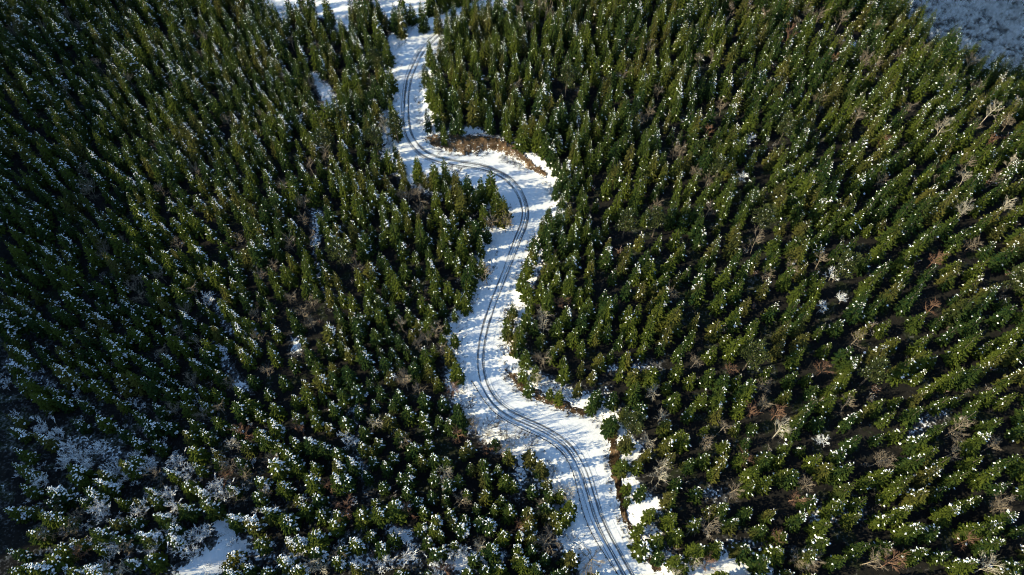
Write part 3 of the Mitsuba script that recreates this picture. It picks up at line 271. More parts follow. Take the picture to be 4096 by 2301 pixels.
N = len(centre)
wob = lambda k, f, a: (meshkit.noise(np.stack([along * f, along * 0 + k, along * 0], -1)) - 0.5) * 2 * a
m, uv = ribbon(0, N, -3.1 + wob(1, 0.15, 0.3), 3.1 + wob(2, 0.15, 0.3), 0.035, 10)
scene['road__carriageway'] = mikit.ply(m, 'packed_snow', smooth=True, uv=uv)
labels['road'] = {'label': 'snow covered forest road winding in bends between the firs', 'category': 'road', 'kind': 'structure'}
near_s = lambda y: int(np.argmin(np.abs(centre[:, 1] - y)))
at_row = lambda x, y: int(np.argmin(np.hypot(centre[:, 0] - x, centre[:, 1] - y)))
iA, iB, iC, iD = 0, at_row(2, 139), at_row(-7, 90), at_row(-4, 70)
ruts = [(0, N, -0.80, 0.36), (0, N, 0.80, 0.40), (0, at_row(-37, 170), -0.25, 0.34), (0, at_row(-37, 180), 1.35, 0.25), (0, at_row(-20, 152), -1.75, 0.12),
        (at_row(-30, 160), at_row(-6, 147), 1.5, 0.16), (at_row(-30, 160), at_row(-4, 146), -1.45, 0.16), (iB - 25, iC - 8, 0.30, 0.16), (iB - 12, iC - 20, -0.35, 0.20),
        (iD - 22, iD + 16, 1.35, 0.18), (iD - 2, N, -1.40, 0.13), (iD + 6, N, 0.05, 0.22), (iD + 14, N - 24, -2.2, 0.10), (iD - 8, iD + 10, 1.9, 0.12), (iD + 20, N, 1.5, 0.16)]
for k, (i0, i1, off, w) in enumerate(ruts):
    o = off + wob(10 + k, 0.06, 0.22) + wob(40 + k, 0.017, 0.45 if k > 1 else 0.2)
    w = w * np.interp(along, [along[iB] - 10, along[iB] + 15], [1.4, 1.0])
    half = w * (0.75 + 0.5 * meshkit.noise(np.stack([along * 0.11, along * 0 + 70 + k, along * 0], -1)))
    fade = np.minimum(1, np.minimum(np.abs(np.arange(N) - i0) / 8 + 0.1, np.abs(np.arange(N) - i1) / 8 + 0.1))
    m, uv = ribbon(i0, i1, o - half * fade, o + half * fade, 0.047 + 0.004 * (k % 8), 3)
    scene['road__tyre_track' + (f'_{k:03d}' if k else '')] = mikit.ply(m, 'worn_rut', smooth=True, uv=uv)


def bank(key, poly, rough, snow, label, dark_patches=0.0):
    """A torn face of earth: a fine sheet inside the outline, standing proud of the ground with an uneven surface and ragged rim."""
    px, py = np.array(poly).T
    xs, ys = np.arange(px.min() - 1, px.max() + 1, 0.3), np.arange(py.min() - 1, py.max() + 1, 0.3)
    X, Y = np.meshgrid(xs, ys, indexing='ij')
    from shapely.geometry import Polygon
    from shapely import points, distance
    pg = Polygon(poly).buffer(0.2)
    pts = points(X.ravel(), Y.ravel())
    d = (distance(pg.exterior, pts) * np.where(in_poly(np.array(pg.exterior.coords), X, Y).ravel(), 1, -1)).reshape(X.shape)
    P = np.stack([X, Y, X * 0], -1)
    d = d + (meshkit.fbm(P / 1.6, 3, 4) - 0.5) * 1.6
    bump = meshkit.fbm(P / 2.2, 4, 5) * rough + np.abs(meshkit.fbm(P / 0.9, 3, 6) - 0.5) * rough * 0.9
    z = ground(X, Y) + np.where(d > 0, 0.02 + bump * smooth01(0, 0.9, d), -0.25)
    v, f = grid_mesh(xs, ys, z)
    keep = (d.ravel()[f] > -0.15).all(1)
    f = f[keep]
    used, inv = np.unique(f, return_inverse=True)
    cover = snow + 0.25 * (meshkit.fbm(P / 3.0, 3, 9) - 0.5) + 0.25 * smooth01(1.0, 0.0, d)
    scene[key] = mikit.ply((v[used], inv.reshape(f.shape)), 'bank_earth', smooth=30 if False else True, uv=np.stack([cover.ravel()[used], cover.ravel()[used] * 0 + dark_patches], 1))
    labels[key] = {'label': label, 'category': 'earth bank', 'kind': 'structure'}


bank('earth_bank', UPPER_BANK, 1.1, 0.32, 'bare brown cut bank above the upper bend of the snowy road', 0.35)
bank('earth_bank_001', LOWER_BANK, 0.9, 0.26, 'brown earth bank along the uphill side of the lower bend', 0.45)
bank('earth_bank_002', SIDE_BANK, 0.9, 0.20, 'narrow dark earth bank beside the road at the bottom of the photo', 0.8)

# ---------------------------------------------------------------- low rail along the downhill edge of the lower bend
rail = dense(RAIL, 0.5)
rz = ground(rail[:, 0], rail[:, 1])


def tube(points, r, sides=4):
    p = np.asarray(points, float)
    t = np.gradient(p, axis=0)
    t /= np.linalg.norm(t, axis=1, keepdims=True) + 1e-12
    a = np.cross(t, np.where(np.abs(t[:, 2:]) < 0.9, [0, 0, 1.0], [1.0, 0, 0]))
    a /= np.linalg.norm(a, axis=1, keepdims=True) + 1e-12
    b = np.cross(t, a)
    ang = np.arange(sides) * 2 * np.pi / sides + np.pi / 4
    r = np.broadcast_to(r, (len(p),))
    v = p[:, None] + r[:, None, None] * (np.cos(ang)[None, :, None] * a[:, None] + np.sin(ang)[None, :, None] * b[:, None])
    i, j = np.meshgrid(np.arange(len(p) - 1), np.arange(sides), indexing='ij')
    q = np.stack([i * sides + j, i * sides + (j + 1) % sides, (i + 1) * sides + (j + 1) % sides, (i + 1) * sides + j], -1).reshape(-1, 4)
    return v.reshape(-1, 3), q


scene['guard_rail__beam'] = mikit.ply(tube(np.concatenate([rail, (rz + 0.62)[:, None]], 1)[::2], 0.11), 'weathered_steel', smooth=30)
post = None
for k, i in enumerate(range(0, len(rail), 4)):
    p = np.array([[rail[i, 0] - 0.1, rail[i, 1], rz[i] - 0.3], [rail[i, 0] - 0.1, rail[i, 1], rz[i] + 0.78]])
    post = post or mikit.ply(tube([[0, 0, -0.3], [0, 0, 0.78]], 0.11), 'weathered_steel')
    scene['guard_rail__post' + (f'_{k:03d}' if k else '')] = {**post, 'to_world': T().translate([rail[i, 0] - 0.12, rail[i, 1], float(rz[i])])}
labels['guard_rail'] = {'label': 'low dark guard rail on short posts along the outer edge of the lower bend', 'category': 'guard rail'}


# ---------------------------------------------------------------- plants
class Mesh:
    def __init__(self):
        self.v, self.f, self.uv, self.n = [], [], [], 0

    def add(self, v, f, kind, rnd):
        v = np.asarray(v, float)
        self.v.append(v); self.f.append(np.asarray(f) + self.n); self.n += len(v)
        self.uv.append(np.stack([np.full(len(v), kind), np.broadcast_to(rnd, len(v))], 1))

    def shape(self):
        f = np.vstack([x if x.shape[1] == 3 else np.vstack([x[:, [0, 1, 2]], x[:, [0, 2, 3]]]) for x in self.f])
        return mikit.ply((np.vstack(self.v), f), 'plant', uv=np.vstack(self.uv))

    def segments(self, p0, p1, r0, r1, kind, rng, sides=3):
        """Many tapered sticks at once."""
        p0, p1 = np.atleast_2d(p0), np.atleast_2d(p1)
        t = p1 - p0
        t = t / (np.linalg.norm(t, axis=1, keepdims=True) + 1e-9)
        a = np.cross(t, np.where(np.abs(t[:, 2:]) < 0.9, [0, 0, 1.0], [1.0, 0, 0]))
        a /= np.linalg.norm(a, axis=1, keepdims=True)
        b = np.cross(t, a)
        ang = np.arange(sides) * 2 * np.pi / sides
        ring = np.cos(ang)[None, :, None] * a[:, None] + np.sin(ang)[None, :, None] * b[:, None]
        r0, r1 = (np.broadcast_to(r, len(p0))[:, None, None] for r in (r0, r1))
        v = np.stack([p0[:, None] + ring * r0, p1[:, None] + ring * r1], 1)      # n, 2, sides, 3
        i = np.arange(sides); j = (i + 1) % sides
        q = np.stack([i, j, j + sides, i + sides], 1)
        f = (q[None] + (np.arange(len(p0)) * 2 * sides)[:, None, None]).reshape(-1, 4)
        self.add(v.reshape(-1, 3), f, kind, np.repeat(rng.random(len(p0)), 2 * sides))

    def sprays(self, base, d, length, width, fold, kind, rnd):
        """Folded needle sprays: two triangles each, meeting in a raised spine."""
        s = np.cross(d, [0, 0, 1.0]); s /= np.linalg.norm(s, axis=1, keepdims=True) + 1e-9
        L, W = length[:, None], width[:, None]
        mid = base + d * L * 0.42
        dn = np.array([0, 0, -1.0]) * fold * W
        v = np.stack([base, mid + s * W / 2 + dn, base + d * L, mid - s * W / 2 + dn], 1)
        f = np.array([[0, 1, 2], [0, 2, 3]])[None] + (np.arange(len(base)) * 4)[:, None, None]
        self.add(v.reshape(-1, 3), f.reshape(-1, 3), kind, np.repeat(rnd, 4))
        return s

    def lumps(self, base, d, s, length, width, thick, rng):
        """Pillows of snow lying on sprays."""
        L, W = length[:, None], width[:, None]
        up = np.array([0, 0, 1.0])
        mid = base + d * L * 0.5
        v = np.stack([base, mid + s * W / 2, base + d * L, mid - s * W / 2, mid + up * thick], 1)
        f = np.array([[0, 1, 4], [1, 2, 4], [2, 3, 4], [3, 0, 4]])[None] + (np.arange(len(base)) * 5)[:, None, None]
        self.add(v.reshape(-1, 3), f.reshape(-1, 3), SNOW, np.repeat(rng.random(len(base)), 5))


LEE = np.array([0.62, 0.78])          # the side away from the sun, where snow has stayed


def make_fir(seed, h, R, snow, loose=0.0):
    rng = np.random.default_rng(seed)
    trunk, crown, white = Mesh(), Mesh(), Mesh()
    lean = rng.normal(0, 0.012, 2)
    axis_at = lambda z: np.stack([lean[0] * z, lean[1] * z, z], -1)
    zs = np.array([-0.6, 0.3 * h, 0.65 * h, 0.97 * h])
    P = axis_at(zs)
    trunk.segments(P[:-1], P[1:], [0.16 + 0.006 * h, 0.13, 0.08], [0.13, 0.08, 0.02], BARK, rng, 5)
    B, D, LN, WD = [], [], [], []
    n_whorl = int(h * 1.35)
    for k in range(n_whorl):
        t = 0.10 + 0.87 * (k + rng.uniform(-.25, .25)) / n_whorl
        r = R * min(1.0, 1.12 * (1 - t) ** 0.80) * rng.uniform(0.82, 1.12) * (0.75 + 0.25 * min(1, t / 0.22))
        nb = max(4, int(round(3.5 + 4.5 * r / R)))
        pitch = np.interp(t, [0, 0.5, 1], [-0.30, -0.10, 0.55])
        az = rng.random() * 6.28 + np.arange(nb) * 6.283 / nb + rng.normal(0, 0.16, nb)
        for a in az:
            rb = r * rng.uniform(0.62, 1.15) * (0.78 + 0.44 * meshkit.noise(np.array([math.cos(a) * 1.3, math.sin(a) * 1.3, t * 5.0 + seed])))
            o = np.array([math.cos(a), math.sin(a)])
            steps = [0.30, 0.58, 0.84] if rb > 0.8 else [0.4, 0.8] if rb > 0.35 else [0.5]
            for q in steps:
                for w in ((-1, 1) if q < 0.8 and rb > 0.9 and rng.random() < 0.7 else (0,)):
                    aa = a + w * rng.uniform(0.35, 0.75) + rng.normal(0, 0.12)
                    dd = np.array([math.cos(aa), math.sin(aa), math.tan(pitch) * 0.8 - 0.18 * q + rng.normal(0, 0.10)])
                    base = axis_at(np.array(t * h)) + np.array([o[0] * rb * q * 0.78, o[1] * rb * q * 0.78, math.tan(pitch) * rb * q * 0.7 + rng.normal(0, 0.08)])
                    B.append(base); D.append(dd / np.linalg.norm(dd))
                    LN.append(rng.uniform(0.55, 0.95) * (0.35 + 0.36 * r)); WD.append(rng.uniform(0.36, 0.60) * (0.35 + 0.36 * r) * 1.3)
    for q in range(5):   # leader
        a = rng.random() * 6.28
        B.append(axis_at(np.array(h * (0.93 + 0.01 * q)))); dd = np.array([0.35 * math.cos(a), 0.35 * math.sin(a), 1]); D.append(dd / np.linalg.norm(dd)); LN.append(0.05 * h); WD.append(0.16)
    B, D, LN, WD = np.array(B), np.array(D), np.array(LN), np.array(WD)
    s = crown.sprays(B, D, LN, WD, 0.30, NEEDLE, np.clip(rng.normal(0.5, 0.28, len(B)), 0, 1))
    # short upright shoots that roughen the outline
    pick = rng.random(len(B)) < 0.45
    up = D[pick] + np.stack([rng.normal(0, .3, pick.sum()), rng.normal(0, .3, pick.sum()), rng.uniform(.5, 1.2, pick.sum())], 1)
    up /= np.linalg.norm(up, axis=1, keepdims=True)
    crown.sprays(B[pick] + D[pick] * LN[pick, None] * .45, up, LN[pick] * .5, WD[pick] * .7, .2, NEEDLE, np.clip(rng.normal(0.6, 0.28, pick.sum()), 0, 1))
    # snow
    lee = 0.5 + 0.5 * (D[:, :2] @ LEE)
    p = {0: 0.015 + 0.09 * lee ** 3, 1: 0.02 + 0.34 * lee ** 3.0, 2: 0.03 + 0.85 * lee ** 2.6}[snow]
    clump = meshkit.noise(B * 0.9 + seed, seed)
    pick = (rng.random(len(B)) < np.minimum(1, p * (0.15 + 3.2 * smooth01(0.42, 0.66, clump)))) & (B[:, 2] > 0.15 * h)
    if snow == 2:
        k = rng.uniform(0.75, 1.0, pick.sum())
    else:
        k = rng.uniform(0.6, 0.95, pick.sum())
    lift = np.array([0, 0, 0.05])
    white.lumps(B[pick] + lift + D[pick] * (LN[pick] * (1 - k))[:, None], D[pick], s[pick], LN[pick] * k, WD[pick] * k * 1.0, 0.13, rng)
    return {'trunk': trunk.shape(), 'crown': crown.shape(), 'snow': white.shape()}


def make_bare(seed, h, kind, multi, frost, limbs_per=None, twigs=6, fine=4):
    """A leafless broadleaf tree or bush: trunk or stems, limbs, branches, twigs."""
    rng = np.random.default_rng(seed)
    trunk, limbs, white = Mesh(), Mesh(), Mesh()
    stems = multi if multi else 1
    ends = []
    for k in range(stems):
        a = rng.random() * 6.28
        tilt = rng.uniform(0.12, 0.55) if multi else rng.uniform(0, 0.08)
        d = np.array([math.cos(a) * tilt, math.sin(a) * tilt, 1.0]); d /= np.linalg.norm(d)
        hh = h * (rng.uniform(0.6, 0.9) if multi else 0.92)
        p = np.array([0, 0, -0.4]) + 0.15 * np.array([math.cos(a), math.sin(a), 0]) * (multi > 0)
        pts = [p]
        for q in range(4):
            d = d + rng.normal(0, 0.07, 3); d /= np.linalg.norm(d)
            pts.append(pts[-1] + d * (hh + 0.4) / 4)
        pts = np.array(pts)
        rr = np.linspace(0.045 * math.sqrt(h) * (0.6 if multi else 1.0) + 0.02, 0.02, 5)
        trunk.segments(pts[:-1], pts[1:], rr[:-1], rr[1:], kind, rng, 4)
        nl = limbs_per or (5 if multi else 15)
        for q in range(nl):
            t = rng.uniform(0.30, 0.97)
            i = min(int(t * 4), 3); b = pts[i] + (pts[i + 1] - pts[i]) * (t * 4 - i)
            ends.append((b, t))
    P0, P1, R0, R1 = [], [], [], []
    tips = []
    for b, t in ends:
        a = rng.random() * 6.28
        up = rng.uniform(0.5, 1.3)
        d = np.array([math.cos(a), math.sin(a), up]); d /= np.linalg.norm(d)
        L = h * (0.42 - 0.22 * t) * rng.uniform(0.7, 1.2)
        m = b + d * L * 0.5
        d2 = d + rng.normal(0, 0.12, 3) + np.array([0, 0, 0.15]); d2 /= np.linalg.norm(d2)
        e = m + d2 * L * 0.5
        P0 += [b, m]; P1 += [m, e]; R0 += [0.045, 0.032]; R1 += [0.032, 0.014]
        for q in range(twigs):
            u = rng.uniform(0.25, 1.0)
            s0 = b + d * L * u if u < 0.5 else m + d2 * L * (u - 0.5)
            dd = d2 + rng.normal(0, 0.42, 3) + np.array([0, 0, 0.1]); dd /= np.linalg.norm(dd)
            l2 = L * rng.uniform(0.25, 0.5)
            e2 = s0 + dd * l2
            P0.append(s0); P1.append(e2); R0.append(0.022); R1.append(0.010); tips.append((s0, dd, l2))
            for w in range(fine):
                s3 = s0 + dd * l2 * rng.uniform(0.3, 1.0)
                d3 = dd + rng.normal(0, 0.40, 3); d3 /= np.linalg.norm(d3)
                P0.append(s3); P1.append(s3 + d3 * l2 * rng.uniform(0.5, 1.0)); R0.append(0.015); R1.append(0.006)
    P0, P1, R0, R1 = map(np.array, (P0, P1, R0, R1))
    limbs.segments(P0, P1, R0, R1, kind, rng, 3)
    out = {'trunk': trunk.shape(), 'crown': limbs.shape()}
    if frost:
        pick = rng.random(len(P0)) < frost
        white.segments(P0[pick] + [0, 0, 0.025], P1[pick] + [0, 0, 0.02], R0[pick] * 0.9 + 0.012, R1[pick] + 0.010, SNOW, rng, 3)
        out['snow'] = white.shape()
    return out


def make_pine(seed, h, R):
    """Round-headed pine: bare trunk, spreading limbs, flat pads of needles."""
    rng = np.random.default_rng(seed)
    trunk, crown, white = Mesh(), Mesh(), Mesh()
    P = np.array([[0, 0, -0.5], [0.1, 0, h * 0.4], [0.25, 0.1, h * 0.75], [0.2, 0.2, h * 0.95]])
    trunk.segments(P[:-1], P[1:], [0.30, 0.24, 0.15], [0.24, 0.15, 0.04], BARK, rng, 6)
    for k in range(34):
        t = rng.uniform(0.38, 0.98); a = rng.random() * 6.28
        r = R * math.sqrt(max(0.05, 1 - ((t - 0.55) / 0.50) ** 2)) * rng.uniform(0.45, 1.05)
        b = np.array([np.interp(t * h, P[:, 2], P[:, 0]), np.interp(t * h, P[:, 2], P[:, 1]), t * h])
        e = b + np.array([math.cos(a) * r, math.sin(a) * r, r * rng.uniform(0.05, 0.45)])
        trunk.segments([b], [e], 0.07, 0.025, BARK, rng, 3)
        for q in np.linspace(0.45, 1.0, 4):
            c = b + (e - b) * q
            n = 13
            o = rng.normal(0, 1, (n, 3)) * [0.55, 0.55, 0.22]
            d = o + [0, 0, 0.35] + 0.3 * (e - b) / r; d /= np.linalg.norm(d, axis=1, keepdims=True)
            ln, wd = rng.uniform(0.4, 0.7, n), rng.uniform(0.28, 0.45, n)
            s = crown.sprays(c + o * 0.7, d, ln, wd, 0.25, PINE, rng.random(n))
            pk = rng.random(n) < 0.012 + 0.05 * max(0, math.cos(a) * LEE[0] + math.sin(a) * LEE[1])
            if pk.any():
                white.lumps((c + o * 0.7)[pk] + [0, 0, 0.12], d[pk], s[pk], ln[pk] * 0.8, wd[pk], 0.12, rng)
    return {'trunk': trunk.shape(), 'crown': crown.shape(), 'snow': white.shape()}


def merged(parts):
    return parts


def group(key, parts):
    scene[key] = {'type': 'shapegroup', **parts}


fir_sizes = [(7.0, 1.9), (8.7, 2.25), (10.3, 2.5), (11.8, 2.7), (13.4, 2.9)]
for i, (h, R) in enumerate(fir_sizes):
    for v in range(3):
        for s in range(3):
            group(f'fir_source_{i}{v}{s}', make_fir(100 + i * 17 + v * 5 + s, h, R * (0.92, 1.0, 1.10)[v], s))
bare_kinds = {'N': (TWIG, 0, 0), 'R': (RED, 0, 0), 'P': (PALE, 0, 0), 'D': (DARK, 4, 0), 'F': (TWIG, 5, 0.75), 'W': (PALE, 0, 0.85), 'B': (TWIG, 6, 0.12)}
for key, (kind, multi, frost) in bare_kinds.items():
    for v in range(3):
        group(f'bare_source_{key}{v}', make_bare(500 + ord(key) * 3 + v, 7.0 if not multi else 5.0, kind, multi, frost))
for v in range(3):
    group(f'bush_source_F{v}', make_bare(700 + v, 4.0, TWIG, 4, 0.8, 3, 5, 3))
    group(f'bush_source_B{v}', make_bare(720 + v, 4.0, (TWIG, RED, TWIG)[v], 4, 0.1, 3, 5, 3))
for v in range(3):
    group(f'pine_source_{v}', make_pine(900 + v, 12.0, 3.6))

# ---- where they stand
rng = np.random.default_rng(20240)
gi = lambda arr: RegularGridInterpolator((GX, GY), arr, bounds_error=False, fill_value=None)
f_el, f_er, f_vd, f_cd = gi(E_L), gi(E_R), gi(V_D), gi(C_D)
at = lambda f, x, y: f(np.stack([np.asarray(x, float), np.asarray(y, float)], -1))


def seen_at(x, y, z):
    """Where a point falls in the picture, as fractions across and down: used for the labels and to rank the trees by size."""
    c, s = math.cos(PITCH), math.sin(PITCH)
    w = y * c - (z - CAM_H) * s
    return 0.5 + FOCAL * x / w, 0.5 - FOCAL * (y * s + (z - CAM_H) * c) / w * 4096 / 2301, w


firs = [(x, y, h, 1) for x, y, h in FIRS]
gap_noise = lambda x, y: float(smooth01(0.35, 0.7, meshkit.fbm(np.array([x / 9.0, y / 9.0, 4.0]), 3, 21)))
taken = [(x, y, 1.6) for x, y, h in FIRS] + [(x, y, 1.7 if 'W' not in k[1:] else 3.2) for x, y, h, k in BARE] + [(x, y, 3.0) for x, y, h in PINES]
cell = {}
key_of = lambda x, y: (int(x // 6), int(y // 6))
for x, y, r in taken:
    cell.setdefault(key_of(x, y), []).append((x, y, r))
CX0, CX1, CY0, CY1 = -215, 215, 5, 285
cand = np.stack([rng.uniform(CX0, CX1, 60000), rng.uniform(CY0, CY1, 60000)], 1)
ok = np.abs(cand[:, 0]) < 95 + 0.52 * np.clip(cand[:, 1], 0, 400)
cand = cand[ok]
el, er, vd, cd = (at(f, cand[:, 0], cand[:, 1]) for f in (f_el, f_er, f_vd, f_cd))
free = np.zeros(len(cand), bool)
for poly, amount in CLEAR:
    free |= in_poly(poly, cand[:, 0], cand[:, 1])
for poly in (UPPER_BANK, LOWER_BANK, SIDE_BANK):
    free |= in_poly(poly, cand[:, 0], cand[:, 1])
strip = np.maximum(el, er)
sparse = (vd > -14) & (cand[:, 1] < 75)
for (x, y), s, fr, c, sp in zip(cand, strip, free, cd, sparse):
    if s < 1.2 or fr:
        continue
    r = 1.64 + 0.62 * gap_noise(x, y) if not sp else 2.9
    if 0 < s < 14 and not sp:
        r = min(r, 1.85)
    i, j = key_of(x, y)
    if any((x - a) ** 2 + (y - b) ** 2 < (r + q) ** 2 * 0.9 for di in (-1, 0, 1) for dj in (-1, 0, 1) for a, b, q in cell.get((i + di, j + dj), ())):
        continue
    cell.setdefault((i, j), []).append((x, y, r))
    hh = float(np.clip(rng.normal(7.8 + 0.014 * y, 2.0), 4.5, 15.0))
    firs.append((float(x), float(y), hh, 0))
F = np.array([f[:3] for f in firs])
fz = ground(F[:, 0], F[:, 1])
fel, fer, fvd = (at(f, F[:, 0], F[:, 1]) for f in (f_el, f_er, f_vd))
u, v, w = seen_at(F[:, 0], F[:, 1], fz + 0.6 * F[:, 2])
# snow load: light on the sunny slope above the road, heavy in the valley
load = np.where(fer > 0, 0.12 + 0.75 * smooth01(0.62, 1.0, v) * smooth01(0.60, 0.95, u) + 0.2 * smooth01(0.8, 1.0, v), 0.35 + 0.75 * smooth01(0.5, 1.0, v) + 0.45 * smooth01(-40, 0, fvd) * smooth01(0.5, 0.8, v))
load = load + rng.normal(0, 0.32, len(F))
level = np.clip(np.round(load), 0, 2).astype(int)
size_i = np.clip(np.searchsorted([7.9, 9.5, 11.0, 12.6], F[:, 2]), 0, 4)
variant = rng.integers(0, 3, len(F))
turn = np.where(level == 0, rng.uniform(-70, 70, len(F)), rng.uniform(-35, 35, len(F)))
fat = np.clip(rng.normal(1.0, 0.14, len(F)), 0.7, 1.35)


def put(key, source, x, y, z, sx, sz, rot):
    scene[key] = {'type': 'instance', 'group': {'type': 'ref', 'id': source}, 'to_world': T().translate([float(x), float(y), float(z)]).rotate([0, 0, 1], float(rot)).scale([float(sx), float(sx), float(sz)])}


in_view = (u > 0.004) & (u < 0.996) & (v > 0.004) & (v < 0.996)
slant = np.sqrt(F[:, 0] ** 2 + F[:, 1] ** 2) / np.sqrt(F[:, 0] ** 2 + F[:, 1] ** 2 + CAM_H ** 2)
R_of = np.array([s[1] for s in fir_sizes])[size_i] * fat
score = np.where(in_view, (R_of * 2 / w) * ((F[:, 2] * 0.8 * slant + R_of) / w) * (1 + 0.25 * (np.array([f[3] for f in firs]) > 0)), -1)
order = np.argsort(-score)
single = set(order[:300].tolist())

ONES = 'zero one two three four five six seven eight nine ten eleven twelve thirteen fourteen fifteen sixteen seventeen eighteen nineteen'.split()
TENS = 'x x twenty thirty forty fifty sixty seventy eighty ninety'.split()


def words_of(n):
    n = int(min(max(n, 0), 99))
    return ONES[n] if n < 20 else TENS[n // 10] + ('' if n % 10 == 0 else '-' + ONES[n % 10])


def place_words(u, v):
    return f'{words_of(round(u * 100))} percent across and {words_of(round(v * 100))} down the photo'


used_labels = set()


def own_label(head, u, v):
    """Look first, place last; no two alike."""
    for du, dv in ((0, 0), (0.01, 0), (0, 0.01), (-0.01, 0), (0, -0.01), (0.01, 0.01), (-0.01, -0.01)):
        t = f'{head} {place_words(min(max(u + du, 0), 1), min(max(v + dv, 0), 1))}'
        if t not in used_labels:
            used_labels.add(t)
            return t
    return t


nk, ns = 0, 0
number = lambda name, n: name + (f'_{n:03d}' if n else '')
for i in range(len(F)):
    x, y, h = F[i]
    if np.abs(x) > 100 + 0.55 * y + 40:
        continue
    source = f'fir_source_{size_i[i]}{variant[i]}{level[i]}'
    sz = h / fir_sizes[size_i[i]][0]
    if i in single:
        key = number('fir_tree', nk); nk += 1
        look = ('tall', 'mid-sized', 'small')[0 if h > 11.8 else 1 if h > 9.2 else 2] + ' ' + ('green', 'snow-flecked', 'snow-laden')[level[i]] + ' fir'
        labels[key] = {'label': own_label(look, u[i], v[i]), 'category': 'fir tree', 'group': 'largest firs of the forest'}
    else:
        key = f'fir_forest__{ns + 1:03d}'; ns += 1
    put(key, source, x, y, fz[i], fat[i], sz, turn[i])
for k in range(nk):
    labels[number('fir_tree', k) + '__snow'] = {'kind': 'stuff'}
labels['fir_forest'] = {'label': 'dense stand of smaller firs covering both sides of the valley', 'category': 'forest', 'kind': 'stuff'}

KIND_LOOK = {'N': 'bare grey-brown tree', 'R': 'bare reddish-brown tree', 'P': 'pale leafless tree', 'D': 'dark leafless bush', 'F': 'frosted leafless bush', 'W': 'snow-whitened dead tree', 'T': 'tall thin leafless tree'}
nb = 0
for x, y, h, k in BARE:
    kind = {'T': 'N'}.get(k[0], k[0])
    z = float(ground(x, y)[()] if np.ndim(ground(x, y)) == 0 else ground(x, y)[0])
    uu, vv, _ = seen_at(x, y, z + 0.55 * h)
    key = number('bare_tree', nb); nb += 1
    if bare_kinds[kind][2]:
        labels[key + '__snow'] = {'kind': 'stuff'}
    base = 7.0 if not bare_kinds[kind][1] else 5.0
    h = 4.2 if kind == 'W' else h
    sc = h / base
    wide = 1.55 if k.endswith('W') and len(k) > 1 else 1.0
    put(key, f'bare_source_{kind}{nb % 3}', x, y, z, (0.7 if k[0] == 'T' else 0.85 + 0.15 * sc if kind in 'DF' else 0.62 + 0.38 * sc) * wide, sc * (0.8 if wide > 1 else 1.0), (nb * 137) % 360)
    if 0 <= uu <= 1 and 0 <= vv <= 1:
        labels[key] = {'label': own_label(KIND_LOOK[k[0]], uu, vv), 'category': 'bare tree', 'group': 'leafless trees among the firs'}
    else:
        labels[key] = {'label': own_label(KIND_LOOK[k[0]] + ' at the picture edge', min(max(uu, 0), 1), min(max(vv, 0), 1)), 'category': 'bare tree', 'group': 'leafless trees among the firs'}
for q, (x, y, h) in enumerate(PINES):
    z = float(np.ravel(ground(x, y))[0])
    uu, vv, _ = seen_at(x, y, z + 0.7 * h)
    key = number('pine_tree', q)
    labels[key + '__snow'] = {'kind': 'stuff'}
    put(key, f'pine_source_{q % 3}', x, y, z, rng.uniform(0.75, 1.0), 1.0, (q * 77) % 360)
    labels[key] = {'label': own_label('broad round-headed pine', uu, vv), 'category': 'pine tree', 'group': 'round-headed pines standing out of the forest'}

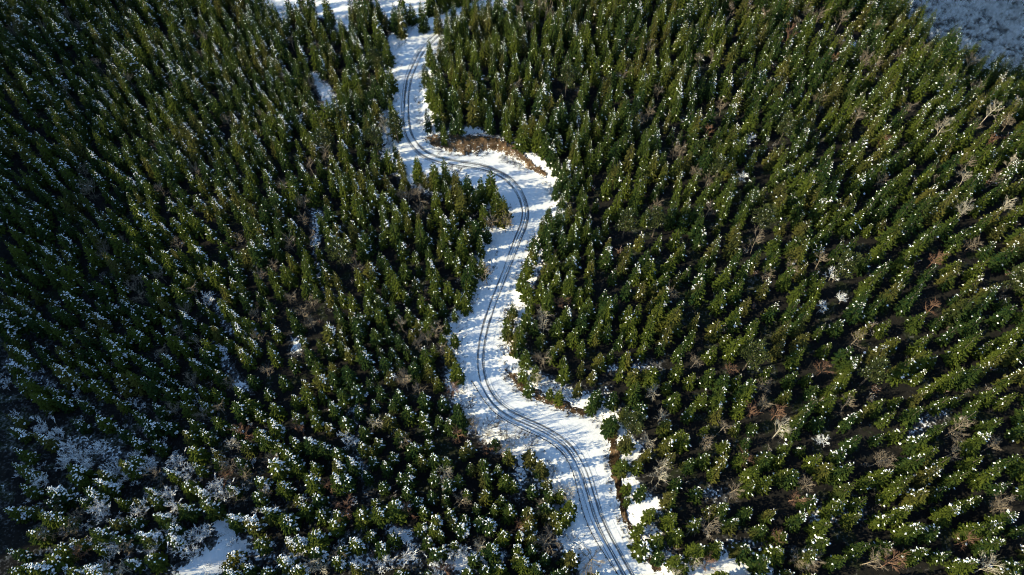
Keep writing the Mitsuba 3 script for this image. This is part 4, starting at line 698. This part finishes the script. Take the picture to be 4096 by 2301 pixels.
# low leafless undergrowth and dry weeds, which nobody could count
nu = 0
cand = np.concatenate([np.stack([rng.uniform(CX0, CX1, 9000), rng.uniform(CY0, CY1, 9000)], 1), np.stack([rng.uniform(110, 320, 6000), rng.uniform(140, 460, 6000)], 1)])
cand = cand[(np.abs(cand[:, 0]) < 92 + 0.62 * cand[:, 1]) & ((cand[:, 0] < 110) | (cand[:, 1] < 150) | in_poly(CLEAR[0][0], cand[:, 0], cand[:, 1]))]
el, er, vd, cd = (at(f, cand[:, 0], cand[:, 1]) for f in (f_el, f_er, f_vd, f_cd))
cz = ground(cand[:, 0], cand[:, 1])
corner = in_poly(CLEAR[0][0], cand[:, 0], cand[:, 1])
for (x, y), e, r, vdd, fr, z in zip(cand, el, er, vd, corner, cz):
    s = max(e, r)
    p = 0.0
    kind = 'B'
    if s > 1.0:
        p = 0.10
    if e > 1 and vdd > -22 and y < 85:
        p, kind = 0.55, 'F' if vdd > -8 or rng.random() < .5 else 'B'
    if fr:
        p, kind = 0.85, 'F'
    if rng.random() < p:
        sc = rng.uniform(0.45, 0.9) * (1.35 if fr else 1)
        put(f'undergrowth__{nu + 1:03d}', f'bush_source_{kind}{nu % 3}', x, y, z, sc, sc * 0.9, rng.uniform(0, 360)); nu += 1
labels['undergrowth'] = {'label': 'low leafless bushes and saplings between the firs', 'category': 'undergrowth', 'kind': 'stuff'}

weeds = Mesh()
cand = np.stack([rng.uniform(-60, 60, 60000), rng.uniform(20, 240, 60000)], 1)
el, er = at(f_el, cand[:, 0], cand[:, 1]), at(f_er, cand[:, 0], cand[:, 1])
nz = meshkit.fbm(np.stack([cand[:, 0] / 5, cand[:, 1] / 5, cand[:, 0] * 0], -1), 3, 12)
pr = np.where((er > -3.2) & (er < 5.0), 0.75 * smooth01(-3.2, 0.5, er), 0) + np.where((el > -2.0) & (el < 4.0), 0.35 * smooth01(-2.0, 1.0, el), 0)
near_bank = np.zeros(len(cand))
for poly in (UPPER_BANK, LOWER_BANK, SIDE_BANK):
    dd = cKDTree(dense(list(poly) + [poly[0]], 0.5)).query(cand)[0]
    near_bank = np.maximum(near_bank, np.where(in_poly(poly, cand[:, 0], cand[:, 1]), 0.8, 1.0) * (dd < 1.6))
pr = np.maximum(pr, near_bank * 0.8)
pick = rng.random(len(cand)) < pr * (smooth01(0.42, 0.62, nz) * 1.6 + 0.5 * (near_bank > 0) * smooth01(0.3, 0.5, nz))
q = cand[pick]
b = np.concatenate([q, ground(q[:, 0], q[:, 1])[:, None]], 1)
for k in range(5):
    o = rng.normal(0, 0.13, (len(b), 3)) * [1, 1, 0]
    d = np.stack([rng.normal(0, .45, len(b)), rng.normal(0, .45, len(b)), rng.uniform(.4, 1, len(b))], 1)
    weeds.segments(b + o, b + o + d * (rng.uniform(0.3, 0.8, len(b)) * np.where(near_bank[pick] > 0, 1.35, 1.0))[:, None], 0.045, 0.012, DARK, rng, 3)
scene['dry_weeds'] = weeds.shape()
labels['dry_weeds'] = {'label': 'dark dry weeds poking through the snow along the road edges', 'category': 'weeds', 'kind': 'stuff'}
print('firs', len(F), 'single', nk, 'stuff', ns, 'bare', nb, 'under', nu, 'weeds', len(q))
